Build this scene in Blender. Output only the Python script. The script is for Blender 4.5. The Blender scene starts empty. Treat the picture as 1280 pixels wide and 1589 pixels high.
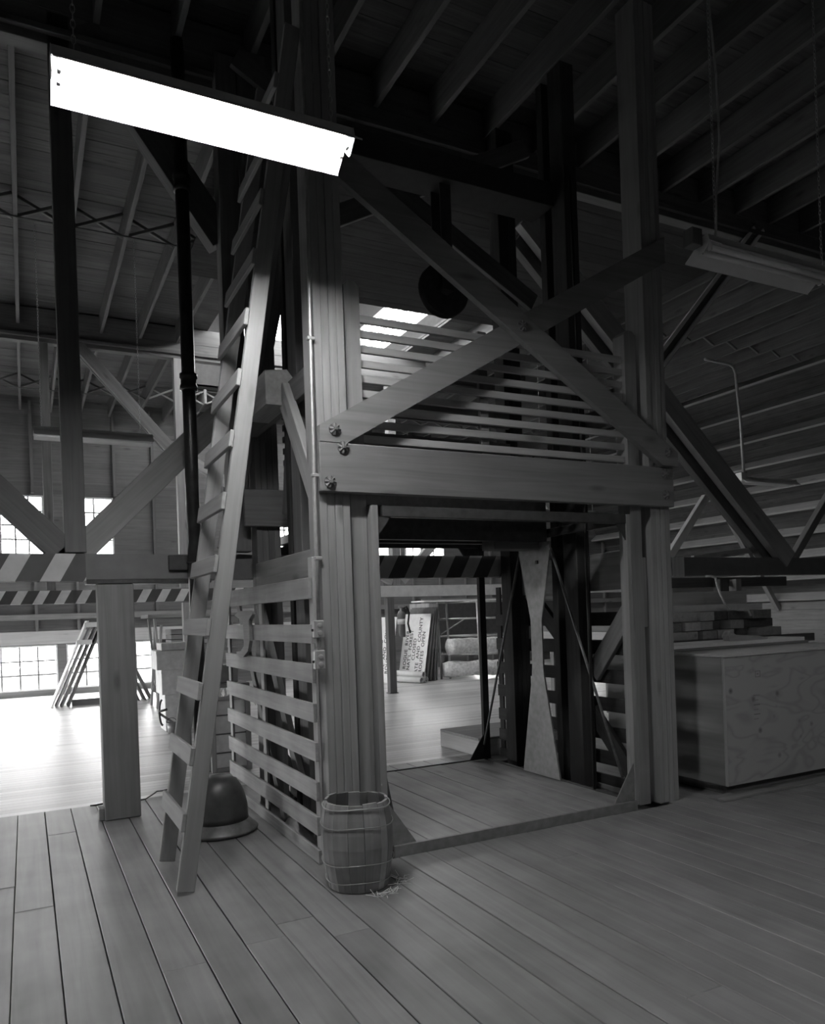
import bpy, bmesh, math, random
from mathutils import Vector, Matrix
random.seed(7)
R = random.Random(11)
S = bpy.context.scene
COL = S.collection

# ------------------------------------------------------------------ camera
F_PX, PPX, PPY = 1176.0, 636.0, 951.0
ROLL, YAW = math.atan(0.0345), math.atan2(597.0, 1176.0)
cam = bpy.data.cameras.new('camera')
cam_o = bpy.data.objects.new('camera', cam); COL.objects.link(cam_o)
fw = Vector((math.sin(YAW), math.cos(YAW), 0)); rt = Vector((math.cos(YAW), -math.sin(YAW), 0)); up = Vector((0, 0, 1))
cr, sr = math.cos(ROLL), math.sin(ROLL)
cx, cy = rt*cr - up*sr, rt*sr + up*cr
M = Matrix((cx, cy, -fw)).transposed().to_4x4(); M.translation = (0, 0, 1.5)
cam_o.matrix_world = M
cam.sensor_width = 36.0; cam.sensor_fit = 'AUTO'
cam.lens = F_PX/1589.0*36.0
cam.shift_x = (640.0-PPX)/1589.0; cam.shift_y = (PPY-794.5)/1589.0
cam.clip_start = 0.05; cam.clip_end = 200
S.camera = cam_o

# ------------------------------------------------------------------ sky / exposure
SKY = 10.5
LAMP = 72.0
w = bpy.data.worlds.new('overcast_sky'); S.world = w; w.use_nodes = True
bg = w.node_tree.nodes['Background']; bg.inputs[0].default_value = (1, 1, 1, 1); bg.inputs[1].default_value = SKY
S.view_settings.view_transform = 'Standard'; S.view_settings.look = 'None'
S.view_settings.gamma = 1.0; S.view_settings.use_curve_mapping = False
S.view_settings.exposure = 1.3
S.cycles.use_denoising = True
S.cycles.max_bounces = 8; S.cycles.diffuse_bounces = 5; S.cycles.transparent_max_bounces = 16
S.cycles.caustics_reflective = False; S.cycles.caustics_refractive = False
S.cycles.sample_clamp_indirect = 4.0

# ------------------------------------------------------------------ materials
def nt(name):
    m = bpy.data.materials.new(name); m.use_nodes = True
    t = m.node_tree; b = t.nodes['Principled BSDF']
    return m, t, b
def nd(t, typ, **k):
    n = t.nodes.new(typ)
    for a, v in k.items(): setattr(n, a, v)
    return n
def math_n(t, op, a, b=None):
    n = nd(t, 'ShaderNodeMath', operation=op)
    for i, v in enumerate((a, b)):
        if v is None: continue
        if isinstance(v, (int, float)): n.inputs[i].default_value = v
        else: t.links.new(v, n.inputs[i])
    return n.outputs[0]
def g(v): return (v, v, v, 1)

def wood_axis(name, lo, hi, rough=0.7, tint=0.35, grain=26.0, along=1.2, knots=True, bump=0.25, spec=0.3, axis=0, blotch=0.3):
    """grey weathered wood; grain runs along the object's own long axis"""
    m, t, b = nt(name); L = t.links
    tc = nd(t, 'ShaderNodeTexCoord'); oi = nd(t, 'ShaderNodeObjectInfo')
    off = nd(t, 'ShaderNodeVectorMath', operation='ADD')
    sc = nd(t, 'ShaderNodeVectorMath', operation='SCALE'); sc.inputs['Scale'].default_value = 37.0
    cmb = nd(t, 'ShaderNodeCombineXYZ')
    for i in range(3): L.new(oi.outputs['Random'], cmb.inputs[i])
    L.new(cmb.outputs[0], sc.inputs[0]); L.new(tc.outputs['Object'], off.inputs[0]); L.new(sc.outputs[0], off.inputs[1])
    mp = nd(t, 'ShaderNodeMapping')
    scl = [grain]*3; scl[axis] = along; mp.inputs['Scale'].default_value = scl
    L.new(off.outputs[0], mp.inputs[0])
    n1 = nd(t, 'ShaderNodeTexNoise'); n1.inputs['Scale'].default_value = 1.0; n1.inputs['Detail'].default_value = 5; n1.inputs['Distortion'].default_value = 0.6
    L.new(mp.outputs[0], n1.inputs['Vector'])
    n2 = nd(t, 'ShaderNodeTexNoise'); n2.inputs['Scale'].default_value = 3.1; n2.inputs['Detail'].default_value = 3
    L.new(off.outputs[0], n2.inputs['Vector'])
    f = math_n(t, 'ADD', math_n(t, 'MULTIPLY', n1.outputs[0], 1.0-blotch), math_n(t, 'MULTIPLY', n2.outputs[0], blotch))
    cr_ = nd(t, 'ShaderNodeValToRGB'); cr_.color_ramp.elements[0].position = 0.3; cr_.color_ramp.elements[1].position = 0.7
    cr_.color_ramp.elements[0].color = g(lo); cr_.color_ramp.elements[1].color = g(hi)
    L.new(f, cr_.inputs[0])
    rnd = math_n(t, 'ADD', math_n(t, 'MULTIPLY', oi.outputs['Random'], tint), 1.0-tint/2)
    mul = nd(t, 'ShaderNodeVectorMath', operation='SCALE'); L.new(cr_.outputs[0], mul.inputs[0])
    last = rnd
    if knots:
        mk = nd(t, 'ShaderNodeMapping'); ks = [5.0]*3; ks[axis] = 1.6; mk.inputs['Scale'].default_value = ks; L.new(off.outputs[0], mk.inputs[0])
        vo = nd(t, 'ShaderNodeTexVoronoi'); vo.inputs['Scale'].default_value = 1.0; L.new(mk.outputs[0], vo.inputs['Vector'])
        kr = nd(t, 'ShaderNodeMapRange'); kr.inputs[1].default_value = 0.05; kr.inputs[2].default_value = 0.16; kr.inputs[3].default_value = 0.6; kr.inputs[4].default_value = 1.0
        L.new(vo.outputs['Distance'], kr.inputs[0]); last = math_n(t, 'MULTIPLY', rnd, kr.outputs[0])
    L.new(last, mul.inputs['Scale'])
    L.new(mul.outputs[0], b.inputs['Base Color'])
    b.inputs['Roughness'].default_value = rough; b.inputs['Specular IOR Level'].default_value = spec
    if bump:
        bp = nd(t, 'ShaderNodeBump'); bp.inputs['Strength'].default_value = bump; bp.inputs['Distance'].default_value = 0.004
        L.new(n1.outputs[0], bp.inputs['Height']); L.new(bp.outputs[0], b.inputs['Normal'])
    return m

def wood(name, lo, hi, **k):
    """three versions, the grain along x, y or z; builders take the one along a board's length"""
    return tuple(wood_axis('%s_%s' % (name, 'xyz'[a]), lo, hi, axis=a, **k) for a in range(3))
def plain(name, v, rough=0.6, metal=0.0, var=0.15, scale=12.0, spec=0.4):
    m, t, b = nt(name); L = t.links
    tc = nd(t, 'ShaderNodeTexCoord'); n = nd(t, 'ShaderNodeTexNoise'); n.inputs['Scale'].default_value = scale; n.inputs['Detail'].default_value = 4
    L.new(tc.outputs['Object'], n.inputs['Vector'])
    r = nd(t, 'ShaderNodeValToRGB'); r.color_ramp.elements[0].position = .3; r.color_ramp.elements[1].position = .7
    r.color_ramp.elements[0].color = g(v*(1-var)); r.color_ramp.elements[1].color = g(min(1, v*(1+var)))
    L.new(n.outputs[0], r.inputs[0]); L.new(r.outputs[0], b.inputs['Base Color'])
    b.inputs['Roughness'].default_value = rough; b.inputs['Metallic'].default_value = metal; b.inputs['Specular IOR Level'].default_value = spec
    return m

def stripes(name, ranges, dark, light, period, duty, slant, plain_v):
    """painted slanted hazard bands on a chord whose local x runs along the building"""
    m, t, b = nt(name); L = t.links
    tc = nd(t, 'ShaderNodeTexCoord'); sp = nd(t, 'ShaderNodeSeparateXYZ'); L.new(tc.outputs['Object'], sp.inputs[0])
    u = math_n(t, 'SUBTRACT', sp.outputs[0], math_n(t, 'MULTIPLY', sp.outputs[2], slant))
    fr = math_n(t, 'FRACT', math_n(t, 'DIVIDE', math_n(t, 'ADD', u, 200*period), period))
    st = math_n(t, 'LESS_THAN', fr, duty)
    inside = None
    for a, c in ranges:
        k = math_n(t, 'MULTIPLY', math_n(t, 'GREATER_THAN', sp.outputs[0], a), math_n(t, 'LESS_THAN', sp.outputs[0], c))
        inside = k if inside is None else math_n(t, 'MAXIMUM', inside, k)
    no = nd(t, 'ShaderNodeTexNoise'); no.inputs['Scale'].default_value = 9; no.inputs['Detail'].default_value = 4; L.new(tc.outputs['Object'], no.inputs['Vector'])
    def mix(f, a, c):
        x = nd(t, 'ShaderNodeMix', data_type='FLOAT')
        for i, v in ((0, f), (2, a), (3, c)):
            if isinstance(v, (int, float)): x.inputs[i].default_value = v
            else: L.new(v, x.inputs[i])
        return x.outputs[0]
    val = mix(inside, plain_v, mix(st, dark, light))
    val = math_n(t, 'MULTIPLY', val, math_n(t, 'ADD', math_n(t, 'MULTIPLY', no.outputs[0], .5), .75))
    cb = nd(t, 'ShaderNodeCombineXYZ')
    for i in range(3): L.new(val, cb.inputs[i])
    L.new(cb.outputs[0], b.inputs['Base Color']); b.inputs['Roughness'].default_value = .7
    return m

def plywood(name, lo, hi):
    m, t, b = nt(name); L = t.links
    tc = nd(t, 'ShaderNodeTexCoord'); mp = nd(t, 'ShaderNodeMapping'); mp.inputs['Scale'].default_value = (1.0, 1.0, 2.4); L.new(tc.outputs['Object'], mp.inputs[0])
    wv = nd(t, 'ShaderNodeTexNoise'); wv.inputs['Scale'].default_value = 2.2; wv.inputs['Detail'].default_value = 1.2; wv.inputs['Distortion'].default_value = .9
    L.new(mp.outputs[0], wv.inputs['Vector'])
    bands = math_n(t, 'PINGPONG', math_n(t, 'MULTIPLY', wv.outputs[0], 9.0), 1.0)
    vo = nd(t, 'ShaderNodeTexVoronoi'); vo.inputs['Scale'].default_value = 5.0; L.new(tc.outputs['Object'], vo.inputs['Vector'])
    kr = nd(t, 'ShaderNodeMapRange'); kr.inputs[1].default_value = .03; kr.inputs[2].default_value = .15; kr.inputs[3].default_value = .3; kr.inputs[4].default_value = 1.0; L.new(vo.outputs['Distance'], kr.inputs[0])
    r = nd(t, 'ShaderNodeValToRGB'); r.color_ramp.elements[0].color = g(lo); r.color_ramp.elements[1].color = g(hi); r.color_ramp.elements[0].position = 0.0; r.color_ramp.elements[1].position = .55
    L.new(bands, r.inputs[0])
    mu = nd(t, 'ShaderNodeVectorMath', operation='SCALE'); L.new(r.outputs[0], mu.inputs[0]); L.new(kr.outputs[0], mu.inputs['Scale'])
    L.new(mu.outputs[0], b.inputs['Base Color']); b.inputs['Roughness'].default_value = .65
    return m

def boardfloor(name, lo, hi, width):
    """narrow strip floor, boards along x, too fine to pick apart"""
    m, t, b = nt(name); L = t.links
    tc = nd(t, 'ShaderNodeTexCoord'); sp = nd(t, 'ShaderNodeSeparateXYZ'); L.new(tc.outputs['Object'], sp.inputs[0])
    row = math_n(t, 'DIVIDE', math_n(t, 'ADD', sp.outputs[1], 50.0), width)
    idx = math_n(t, 'FLOOR', row); fr = math_n(t, 'FRACT', row)
    wn = nd(t, 'ShaderNodeTexWhiteNoise', noise_dimensions='1D'); L.new(idx, wn.inputs['W'])
    mp = nd(t, 'ShaderNodeMapping'); mp.inputs['Scale'].default_value = (.8, 30, 1); L.new(tc.outputs['Object'], mp.inputs[0])
    no = nd(t, 'ShaderNodeTexNoise'); no.inputs['Scale'].default_value = 1; no.inputs['Detail'].default_value = 4; L.new(mp.outputs[0], no.inputs['Vector'])
    gap = math_n(t, 'GREATER_THAN', fr, .07)
    f = math_n(t, 'ADD', math_n(t, 'MULTIPLY', wn.outputs[0], .5), math_n(t, 'MULTIPLY', no.outputs[0], .5))
    r = nd(t, 'ShaderNodeValToRGB'); r.color_ramp.elements[0].color = g(lo); r.color_ramp.elements[1].color = g(hi); r.color_ramp.elements[0].position = .2; r.color_ramp.elements[1].position = .75
    L.new(f, r.inputs[0])
    mu = nd(t, 'ShaderNodeVectorMath', operation='SCALE'); L.new(r.outputs[0], mu.inputs[0])
    L.new(math_n(t, 'ADD', math_n(t, 'MULTIPLY', gap, .7), .3), mu.inputs['Scale']); L.new(mu.outputs[0], b.inputs['Base Color'])
    b.inputs['Roughness'].default_value = .38; b.inputs['Specular IOR Level'].default_value = .5
    return m

def emit(name, s):
    m, t, b = nt(name); b.inputs['Base Color'].default_value = g(.8)
    b.inputs['Emission Color'].default_value = g(1); b.inputs['Emission Strength'].default_value = s
    return m
def glassm(name):
    m, t, b = nt(name); L = t.links
    tr = nd(t, 'ShaderNodeBsdfTransparent'); gl = nd(t, 'ShaderNodeBsdfGlossy'); gl.inputs['Roughness'].default_value = .05
    mx = nd(t, 'ShaderNodeMixShader'); mx.inputs[0].default_value = .06
    L.new(tr.outputs[0], mx.inputs[1]); L.new(gl.outputs[0], mx.inputs[2]); L.new(mx.outputs[0], t.nodes['Material Output'].inputs[0])
    return m

MT = {
 'post':   wood('fir_post', .22, .33, tint=.22),
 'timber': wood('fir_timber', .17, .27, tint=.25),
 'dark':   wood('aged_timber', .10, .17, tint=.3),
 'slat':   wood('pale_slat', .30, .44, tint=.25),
 'gate':   wood('gate_board', .20, .40, tint=.35, blotch=.55),
 'ladder': wood('ladder_lumber', .22, .32, tint=.2),
 'floor':  wood('floor_plank_wood', .17, .32, rough=.44, tint=.2, grain=20, along=.9, blotch=.5, bump=.3, spec=.4, knots=False),
 'carfl':  wood('platform_plank_wood', .20, .38, rough=.55, tint=.25, grain=18, blotch=.5),
 'deck':   wood('roof_deck_wood', .06, .13, tint=.4),
 'joist':  wood('joist_wood', .10, .17, tint=.3),
 'wall':   wood('wall_board_wood', .14, .22, tint=.3),
 'pale':   wood('pale_new_wood', .42, .58, tint=.2),
 'beam':   wood('header_beam_wood', .15, .23, tint=.1),
 'yard':   plain('asphalt_yard', .14, .9, scale=.4),
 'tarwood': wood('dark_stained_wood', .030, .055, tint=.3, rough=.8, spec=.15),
 'tar':    plain('dimmed_board', .035, .8),  # dimness of the monitor inside and hoist beam put into the colour
 'white':  plain('white_paint', .78, .6, var=.06),
 'keg':    wood('keg_stave_wood', .20, .42, tint=.75, blotch=.6, knots=False),
 'strip':  boardfloor('strip_floor_wood', .40, .70, .115),
 'steel':  plain('grey_painted_steel', .22, .5, .2, .18, 20),
 'dsteel': plain('dark_steel', .06, .45, .5, .2, 20),
 'iron':   plain('cast_iron', .16, .6, .4, .2, 30),
 'galv':   plain('galvanised', .42, .45, .5, .12, 25),
 'box':    plain('cast_box', .38, .5, .3, .12, 30),
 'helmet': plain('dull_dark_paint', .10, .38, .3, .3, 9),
 'helmbr': plain('worn_brim_paint', .20, .45, .3, .3, 14),
 'pipe':   plain('black_pipe', .05, .32, .5, .25, 14),
 'fixt':   plain('enamel_white', .70, .35, var=.04),
 'tubeoff':plain('unlit_tube_glass', .75, .2, var=.03),
 'black':  plain('black_rubber', .02, .6),
 'ink':    plain('black_sign_paint', .03, .6),
 'rope':   plain('white_rope', .7, .8, var=.2, scale=60),
 'ply':    plywood('rotary_cut_plywood', .29, .36),
 'plyl':   wood('plywood_side', .20, .27, tint=.05, knots=False),
 'carton': plain('pale_box_wood', .74, .7, var=.12),
 'canvas': plain('pale_canvas', .72, .9, var=.25, scale=18),
 'ext':    plain('extinguisher_paint', .18, .3, .1),
 'curtain':plain('dark_tarp', .06, .8),
 'chord1': stripes('truss_chord_paint', [(-9, .42), (2.3, 4.4)], .08, .5, .30, .46, .55, .14),
 'chord2': stripes('far_chord_paint', [(-9, 4.2)], .09, .75, .30, .46, .55, .66),
 'tube':   emit('fluorescent_tube', LAMP),
 'tube2':  emit('older_fluorescent_tube', LAMP*.7),
 'glass':  glassm('window_glass'),
}

# ------------------------------------------------------------------ builders
WM = {}
def getmat(mat, dims):
    m = MT[mat]
    return m[max(range(3), key=lambda i: dims[i])] if isinstance(m, tuple) else m
CACHE = {}
def reg(o, m, parent=None):
    COL.objects.link(o); WM[o] = m
    if parent is not None:
        o.parent = parent; o.matrix_parent_inverse = WM[parent].inverted()
    o.matrix_basis = m
    return o
def tag(o, label=None, cat=None, group=None, kind=None):
    if label: o['label'] = label
    if cat: o['category'] = cat
    if group: o['group'] = group
    if kind: o['kind'] = kind
    return o
def empty(name, loc=(0, 0, 0), parent=None):
    o = bpy.data.objects.new(name, None); o.empty_display_size = .1
    return reg(o, Matrix.Translation(Vector(loc)), parent)
def thing(name, label, cat, loc=(0, 0, 0), group=None): return tag(empty(name, loc), label, cat, group)
def structure(name, loc=(0, 0, 0), label=None): return tag(empty(name, loc), label, None, None, 'structure')

def cbox(dx, dy, dz, c, mat):
    """chamfered box mesh, cached by size and material"""
    k = (round(dx, 4), round(dy, 4), round(dz, 4), round(c, 4), mat)
    if k in CACHE: return CACHE[k]
    me = bpy.data.meshes.new('board'); hx, hy, hz = dx/2, dy/2, dz/2
    c = min(c, hx*.45, hy*.45, hz*.45)
    v, idx = [], {}
    for sx in (-1, 1):
        for sy in (-1, 1):
            for sz in (-1, 1):
                for a in range(3):
                    p = [sx*(hx-c), sy*(hy-c), sz*(hz-c)]; p[a] = (sx*hx, sy*hy, sz*hz)[a]
                    idx[(sx, sy, sz, a)] = len(v); v.append(p)
    f = []
    for a in range(3):
        b_, c_ = (a+1) % 3, (a+2) % 3
        for s in (-1, 1):
            q = []
            for (u, w_) in ((-1, -1), (1, -1), (1, 1), (-1, 1)):
                t = [0, 0, 0]; t[a] = s; t[b_] = u; t[c_] = w_; q.append(idx[(*t, a)])
            f.append(q if s > 0 else q[::-1])
        for u in (-1, 1):
            for w_ in (-1, 1):
                t1 = [0, 0, 0]; t2 = [0, 0, 0]
                t1[a] = -1; t2[a] = 1
                for t in (t1, t2): t[b_] = u; t[c_] = w_
                q = [idx[(*t1, b_)], idx[(*t2, b_)], idx[(*t2, c_)], idx[(*t1, c_)]]
                f.append(q if u*w_ < 0 else q[::-1])
    for sx in (-1, 1):
        for sy in (-1, 1):
            for sz in (-1, 1):
                q = [idx[(sx, sy, sz, a)] for a in range(3)]
                f.append(q if sx*sy*sz > 0 else q[::-1])
    me.from_pydata(v, [], f)
    bm = bmesh.new(); bm.from_mesh(me); bmesh.ops.recalc_face_normals(bm, faces=bm.faces); bm.to_mesh(me); bm.free()
    me.materials.append(getmat(mat, (dx, dy, dz))); me.update(); CACHE[k] = me
    return me
def box(name, mat, lo, hi, parent=None, c=.004):
    lo, hi = Vector(lo), Vector(hi); d = hi-lo
    o = bpy.data.objects.new(name, cbox(abs(d.x), abs(d.y), abs(d.z), c, mat))
    return reg(o, Matrix.Translation((lo+hi)/2), parent)
def frame(p0, p1, upv=(0, 0, 1)):
    p0, p1 = Vector(p0), Vector(p1); x = (p1-p0).normalized(); u = Vector(upv)
    if abs(x.dot(u)) > .98: u = Vector((0, 1, 0))
    y = u.cross(x).normalized(); z = x.cross(y)
    m = Matrix((x, y, z)).transposed().to_4x4(); m.translation = (p0+p1)/2
    return m
def bar(name, mat, p0, p1, wy, hz, parent=None, upv=(0, 0, 1), c=.004):
    """straight board from p0 to p1; wy sideways, hz along the up vector"""
    o = bpy.data.objects.new(name, cbox((Vector(p1)-Vector(p0)).length, wy, hz, c, mat))
    return reg(o, frame(p0, p1, upv), parent)
def mesh(name, mat, v, f, m=None, parent=None, smooth=False):
    me = bpy.data.meshes.new(name); me.from_pydata([tuple(p) for p in v], [], f)
    bm = bmesh.new(); bm.from_mesh(me); bmesh.ops.recalc_face_normals(bm, faces=bm.faces); bm.to_mesh(me); bm.free()
    vv = [tuple(p) for p in v]; me.materials.append(getmat(mat, [max(p[i] for p in vv)-min(p[i] for p in vv) for i in range(3)]))
    if smooth:
        for p in me.polygons: p.use_smooth = True
    return reg(bpy.data.objects.new(name, me), m or Matrix.Identity(4), parent)
def prism(name, mat, pts, ext, parent=None, origin=None):
    """polygon of 3-D points pushed along ext"""
    o = Vector(origin) if origin else Vector(pts[0]); e = Vector(ext); n = len(pts)
    v = [Vector(p)-o for p in pts] + [Vector(p)+e-o for p in pts]
    f = [list(range(n)), list(range(2*n-1, n-1, -1))] + [[i, (i+1) % n, n+(i+1) % n, n+i] for i in range(n)]
    return mesh(name, mat, v, f, Matrix.Translation(o), parent)
def tube(name, mat, pts, r, parent=None, n=10, closed=False):
    pts = [Vector(p) for p in pts]; o = pts[0].copy(); v, f = [], []; k = len(pts)
    ref = Vector((0.31, 0.2, .93))
    for i, p in enumerate(pts):
        a = pts[(i-1) % k] if (closed or i) else p; b = pts[(i+1) % k] if (closed or i < k-1) else p
        t = (b-a).normalized(); u = t.cross(ref).normalized(); w_ = t.cross(u)
        for j in range(n):
            an = 2*math.pi*j/n; v.append(p-o+u*r*math.cos(an)+w_*r*math.sin(an))
    for i in range(k if closed else k-1):
        for j in range(n):
            i2 = (i+1) % k; f.append([i*n+j, i*n+(j+1) % n, i2*n+(j+1) % n, i2*n+j])
    if not closed: f += [list(range(n-1, -1, -1)), list(range((k-1)*n, k*n))]
    return mesh(name, mat, v, f, Matrix.Translation(o), parent, True)
def lathe(name, mat, prof, m, parent=None, n=32, sx=1.0, sy=1.0, caps=True):
    v, f = [], []
    for (r, z) in prof:
        for j in range(n):
            a = 2*math.pi*j/n; v.append((r*sx*math.cos(a), r*sy*math.sin(a), z))
    k = len(prof)
    for i in range(k-1):
        for j in range(n): f.append([i*n+j, i*n+(j+1) % n, (i+1)*n+(j+1) % n, (i+1)*n+j])
    if caps: f += [list(range(n-1, -1, -1)), list(range((k-1)*n, k*n))]
    return mesh(name, mat, v, f, m, parent, True)
T = Matrix.Translation
def spans(a, b, cuts):
    """[a,b] minus the cut intervals"""
    out, x = [], a
    for c0, c1 in sorted(cuts):
        if c1 <= a or c0 >= b: continue
        if c0 > x: out.append((x, c0))
        x = max(x, c1)
    if x < b: out.append((x, b))
    return out

XL, XR, YB, YF = -5.0, 17.0, 18.0, -5.2       # room shell
CEIL = 6.08                                    # underside of the joists
EDGE = 13.4                                    # where the flat ceiling turns down

# ================================================================== FLOOR
fl = structure('floor', (0, 0, 0))
box('subfloor', 'dark', (XL-.3, YF-.3, -.30), (XR+.3, YB+.3, -.045), fl)
mesh('strip_floor', 'strip', [(XL, 6.8, -.003), (XR, 6.8, -.003), (XR, YB, -.003), (XL, YB, -.003), (XL, 6.8, -.04), (XR, 6.8, -.04), (XR, YB, -.04), (XL, YB, -.04)],
     [[0, 1, 2, 3], [7, 6, 5, 4], [0, 1, 5, 4], [1, 2, 6, 5], [2, 3, 7, 6], [3, 0, 4, 7]], None, fl)
PW = .1915
x = .0925 - PW*27
while x < XR-.05:
    x1 = min(x+PW, XR)
    cuts = []
    ys = [YF]
    y = YF + R.uniform(1.5, 6.5)
    while y < 6.4:
        ys.append(y); y += R.uniform(4.0, 6.5)
    ys.append(6.8)
    if abs(x-.0925) < .01: ys = [YF, -1.0, 6.02, 6.8]
    for a, b in zip(ys, ys[1:]):
        inshaft = (1.98 < x1 and x < 4.12)
        if inshaft:
            segs = spans(a, b, [(4.215, 6.33)])
        else: segs = [(a, b)]
        for s0, s1 in segs:
            if s1-s0 < .05: continue
            dz = R.uniform(-.0025, .0)
            box('plank', 'floor', (x+R.uniform(.001, .0036), s0+.001, -.04+dz), (x1-R.uniform(.001, .0036), s1-.001, dz), fl, .003)
    x = x1

# ================================================================== GROUND OUTSIDE (the loft is an upper storey)
tag(mesh('ground', 'yard', [(-90, -90, 0), (110, -90, 0), (110, 120, 0), (-90, 120, 0), (-90, -90, -.2), (110, -90, -.2), (110, 120, -.2), (-90, 120, -.2)],
     [[0, 1, 2, 3], [7, 6, 5, 4], [0, 1, 5, 4], [1, 2, 6, 5], [2, 3, 7, 6], [3, 0, 4, 7]], T((0, 0, -4.5))), 'grey yard ground outside, below the upper floor windows', None, None, 'structure')
# ================================================================== WALLS
WIN = []   # (x0,x1,z0,z1)
for a in (-4.6, -2.9, -1.2, .78): WIN.append((a, a+1.80, .12, 1.08))
WIN += [(11.1, 11.9, .5, 1.08), (14.26, 14.76, .55, .99), (15.0, 15.7, .55, 1.06)]
for a, b in ((-2.2, -1.5), (-.42, .42), (1.02, 1.82), (8.25, 8.92), (9.05, 9.55), (9.6, 10.25), (5.4, 6.1)): WIN.append((a, b, 3.0, 4.28))
wb = structure('wall_back', (0, YB, 0))
z = 0.0
while z < CEIL+.3:
    z1 = z+.24
    zs = sorted({z, z1} | {v for (a, b, c, d) in WIN for v in (c, d) if z < v < z1})
    for q0, q1 in zip(zs, zs[1:]):
        cuts = [(a, b) for (a, b, c, d) in WIN if c <= q0+1e-4 and d >= q1-1e-4]
        for s0, s1 in spans(XL, XR, cuts):
            box('wall_board', 'wall', (s0, YB, q0), (s1, YB+.05, q1), wb, .003)
    z = z1
x = XL+.3
while x < XR:
    for s0, s1 in spans(0, CEIL+.2, [(c-.04, d+.04) for (a, b, c, d) in WIN if a-.06 < x < b+.06]):
        if s1-s0 > .15: box('stud', 'wall', (x-.03, YB-.1, s0), (x+.03, YB-.001, s1), wb)
    x += .82
box('window_header', 'pale', (XL, YB-.13, 1.10), (7.0, YB-.005, 1.38), wb)
box('girt', 'timber', (XL, YB-.16, 1.62), (XR, YB-.005, 1.74), wb)
box('sill_plate', 'timber', (XL, YB-.12, 2.86), (XR, YB-.005, 2.95), wb)
box('wall_backing', 'dark', (XL, YB+.13, -.05), (XR, YB+.14, 0), wb)
for i, (a, b, c, d) in enumerate(WIN):
    wn = structure('window_%d' % (i+1), ((a+b)/2, YB, c))
    e = .035
    for (p, q) in (((a, c), (a+e, d)), ((b-e, c), (b, d)), ((a+e, c), (b-e, c+e)), ((a+e, d-e), (b-e, d))):
        box('sash_rail', 'white', (p[0], YB-.02, p[1]), (q[0], YB+.045, q[1]), wn, .002)
    nx = max(2, round((b-a)/.33)); nz = max(2, round((d-c)/.36))
    for k in range(1, nx):
        xx = a+e+(b-a-2*e)*k/nx; box('muntin', 'timber', (xx-.017, YB, c+e), (xx+.017, YB+.03, d-e), wn, .002)
    for k in range(1, nz):
        zz = c+e+(d-c-2*e)*k/nz; box('muntin', 'timber', (a+e, YB+.001, zz-.017), (b-e, YB+.029, zz+.017), wn, .002)
    for k in range(nx):
        for l in range(nz):
            x0 = a+e+(b-a-2*e)*k/nx; x1 = a+e+(b-a-2*e)*(k+1)/nx; z0 = c+e+(d-c-2*e)*l/nz; z1 = c+e+(d-c-2*e)*(l+1)/nz
            box('pane', 'glass', (x0+.01, YB+.012, z0+.01), (x1-.01, YB+.016, z1-.01), wn, .0005)
    li = bpy.data.lights.new('window_portal', 'AREA'); li.shape = 'RECTANGLE'; li.size = b-a; li.size_y = d-c; li.cycles.is_portal = True
    lo_ = bpy.data.objects.new('window_portal', li); COL.objects.link(lo_); lo_.location = ((a+b)/2, YB+.07, (c+d)/2); lo_.rotation_euler = (math.radians(-90), 0, 0)

wl = structure('wall_left', (XL, 0, 0))
LWIN = [(7.6+2.9*k, 9.4+2.9*k) for k in range(3)]; LZ = (.25, 1.5)
for k in range(26):
    for s0, s1 in spans(YF, YB, LWIN if LZ[0]-.01 <= k*.25 < LZ[1]-.01 else []): box('wall_board', 'wall', (XL-.05, s0, k*.25), (XL, s1, k*.25+.25), wl)
for i, (a, b) in enumerate(LWIN):
    wn = structure('window_%d' % (len(WIN)+i+1), (XL, (a+b)/2, LZ[0]))
    for k in range(6):
        yy = a+(b-a)*k/5; box('muntin', 'white', (XL-.045, yy-.015, LZ[0]), (XL-.005, yy+.015, LZ[1]), wn, .002)
    for k in range(6):
        zz = LZ[0]+(LZ[1]-LZ[0])*k/5; box('muntin', 'white', (XL-.044, a, zz-.015), (XL-.006, b, zz+.015), wn, .002)
    for k in range(5):
        for l in range(5):
            y0 = a+(b-a)*k/5; z0 = LZ[0]+(LZ[1]-LZ[0])*l/5
            box('pane', 'glass', (XL-.027, y0+.015, z0+.015), (XL-.023, y0+(b-a)/5-.015, z0+(LZ[1]-LZ[0])/5-.015), wn, .0005)
    li = bpy.data.lights.new('window_portal', 'AREA'); li.shape = 'RECTANGLE'; li.size = LZ[1]-LZ[0]; li.size_y = b-a; li.cycles.is_portal = True
    lo_ = bpy.data.objects.new('window_portal', li); COL.objects.link(lo_); lo_.location = (XL-.09, (a+b)/2, sum(LZ)/2); lo_.rotation_euler = (0, math.radians(-90), 0)
wf = structure('wall_front', (0, YF, 0))
for k in range(26): box('wall_board', 'wall', (XL, YF-.05, k*.25), (XR, YF, k*.25+.25), wf)
wr = structure('wall_right', (XR, 0, 0))
for k in range(5): box('wall_board', 'wall', (XR, YF, k*.25), (XR+.05, YB, k*.25+.25), wr)
box('wall_plate', 'timber', (XR-.02, YF-.1, 1.25), (XR+.7, YB+.1, 1.45), wr)
box('wall_cover', 'dark', (XR+.052, YF-.1, -.05), (XR+.1, YB+.1, 1.25), wr)

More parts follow.
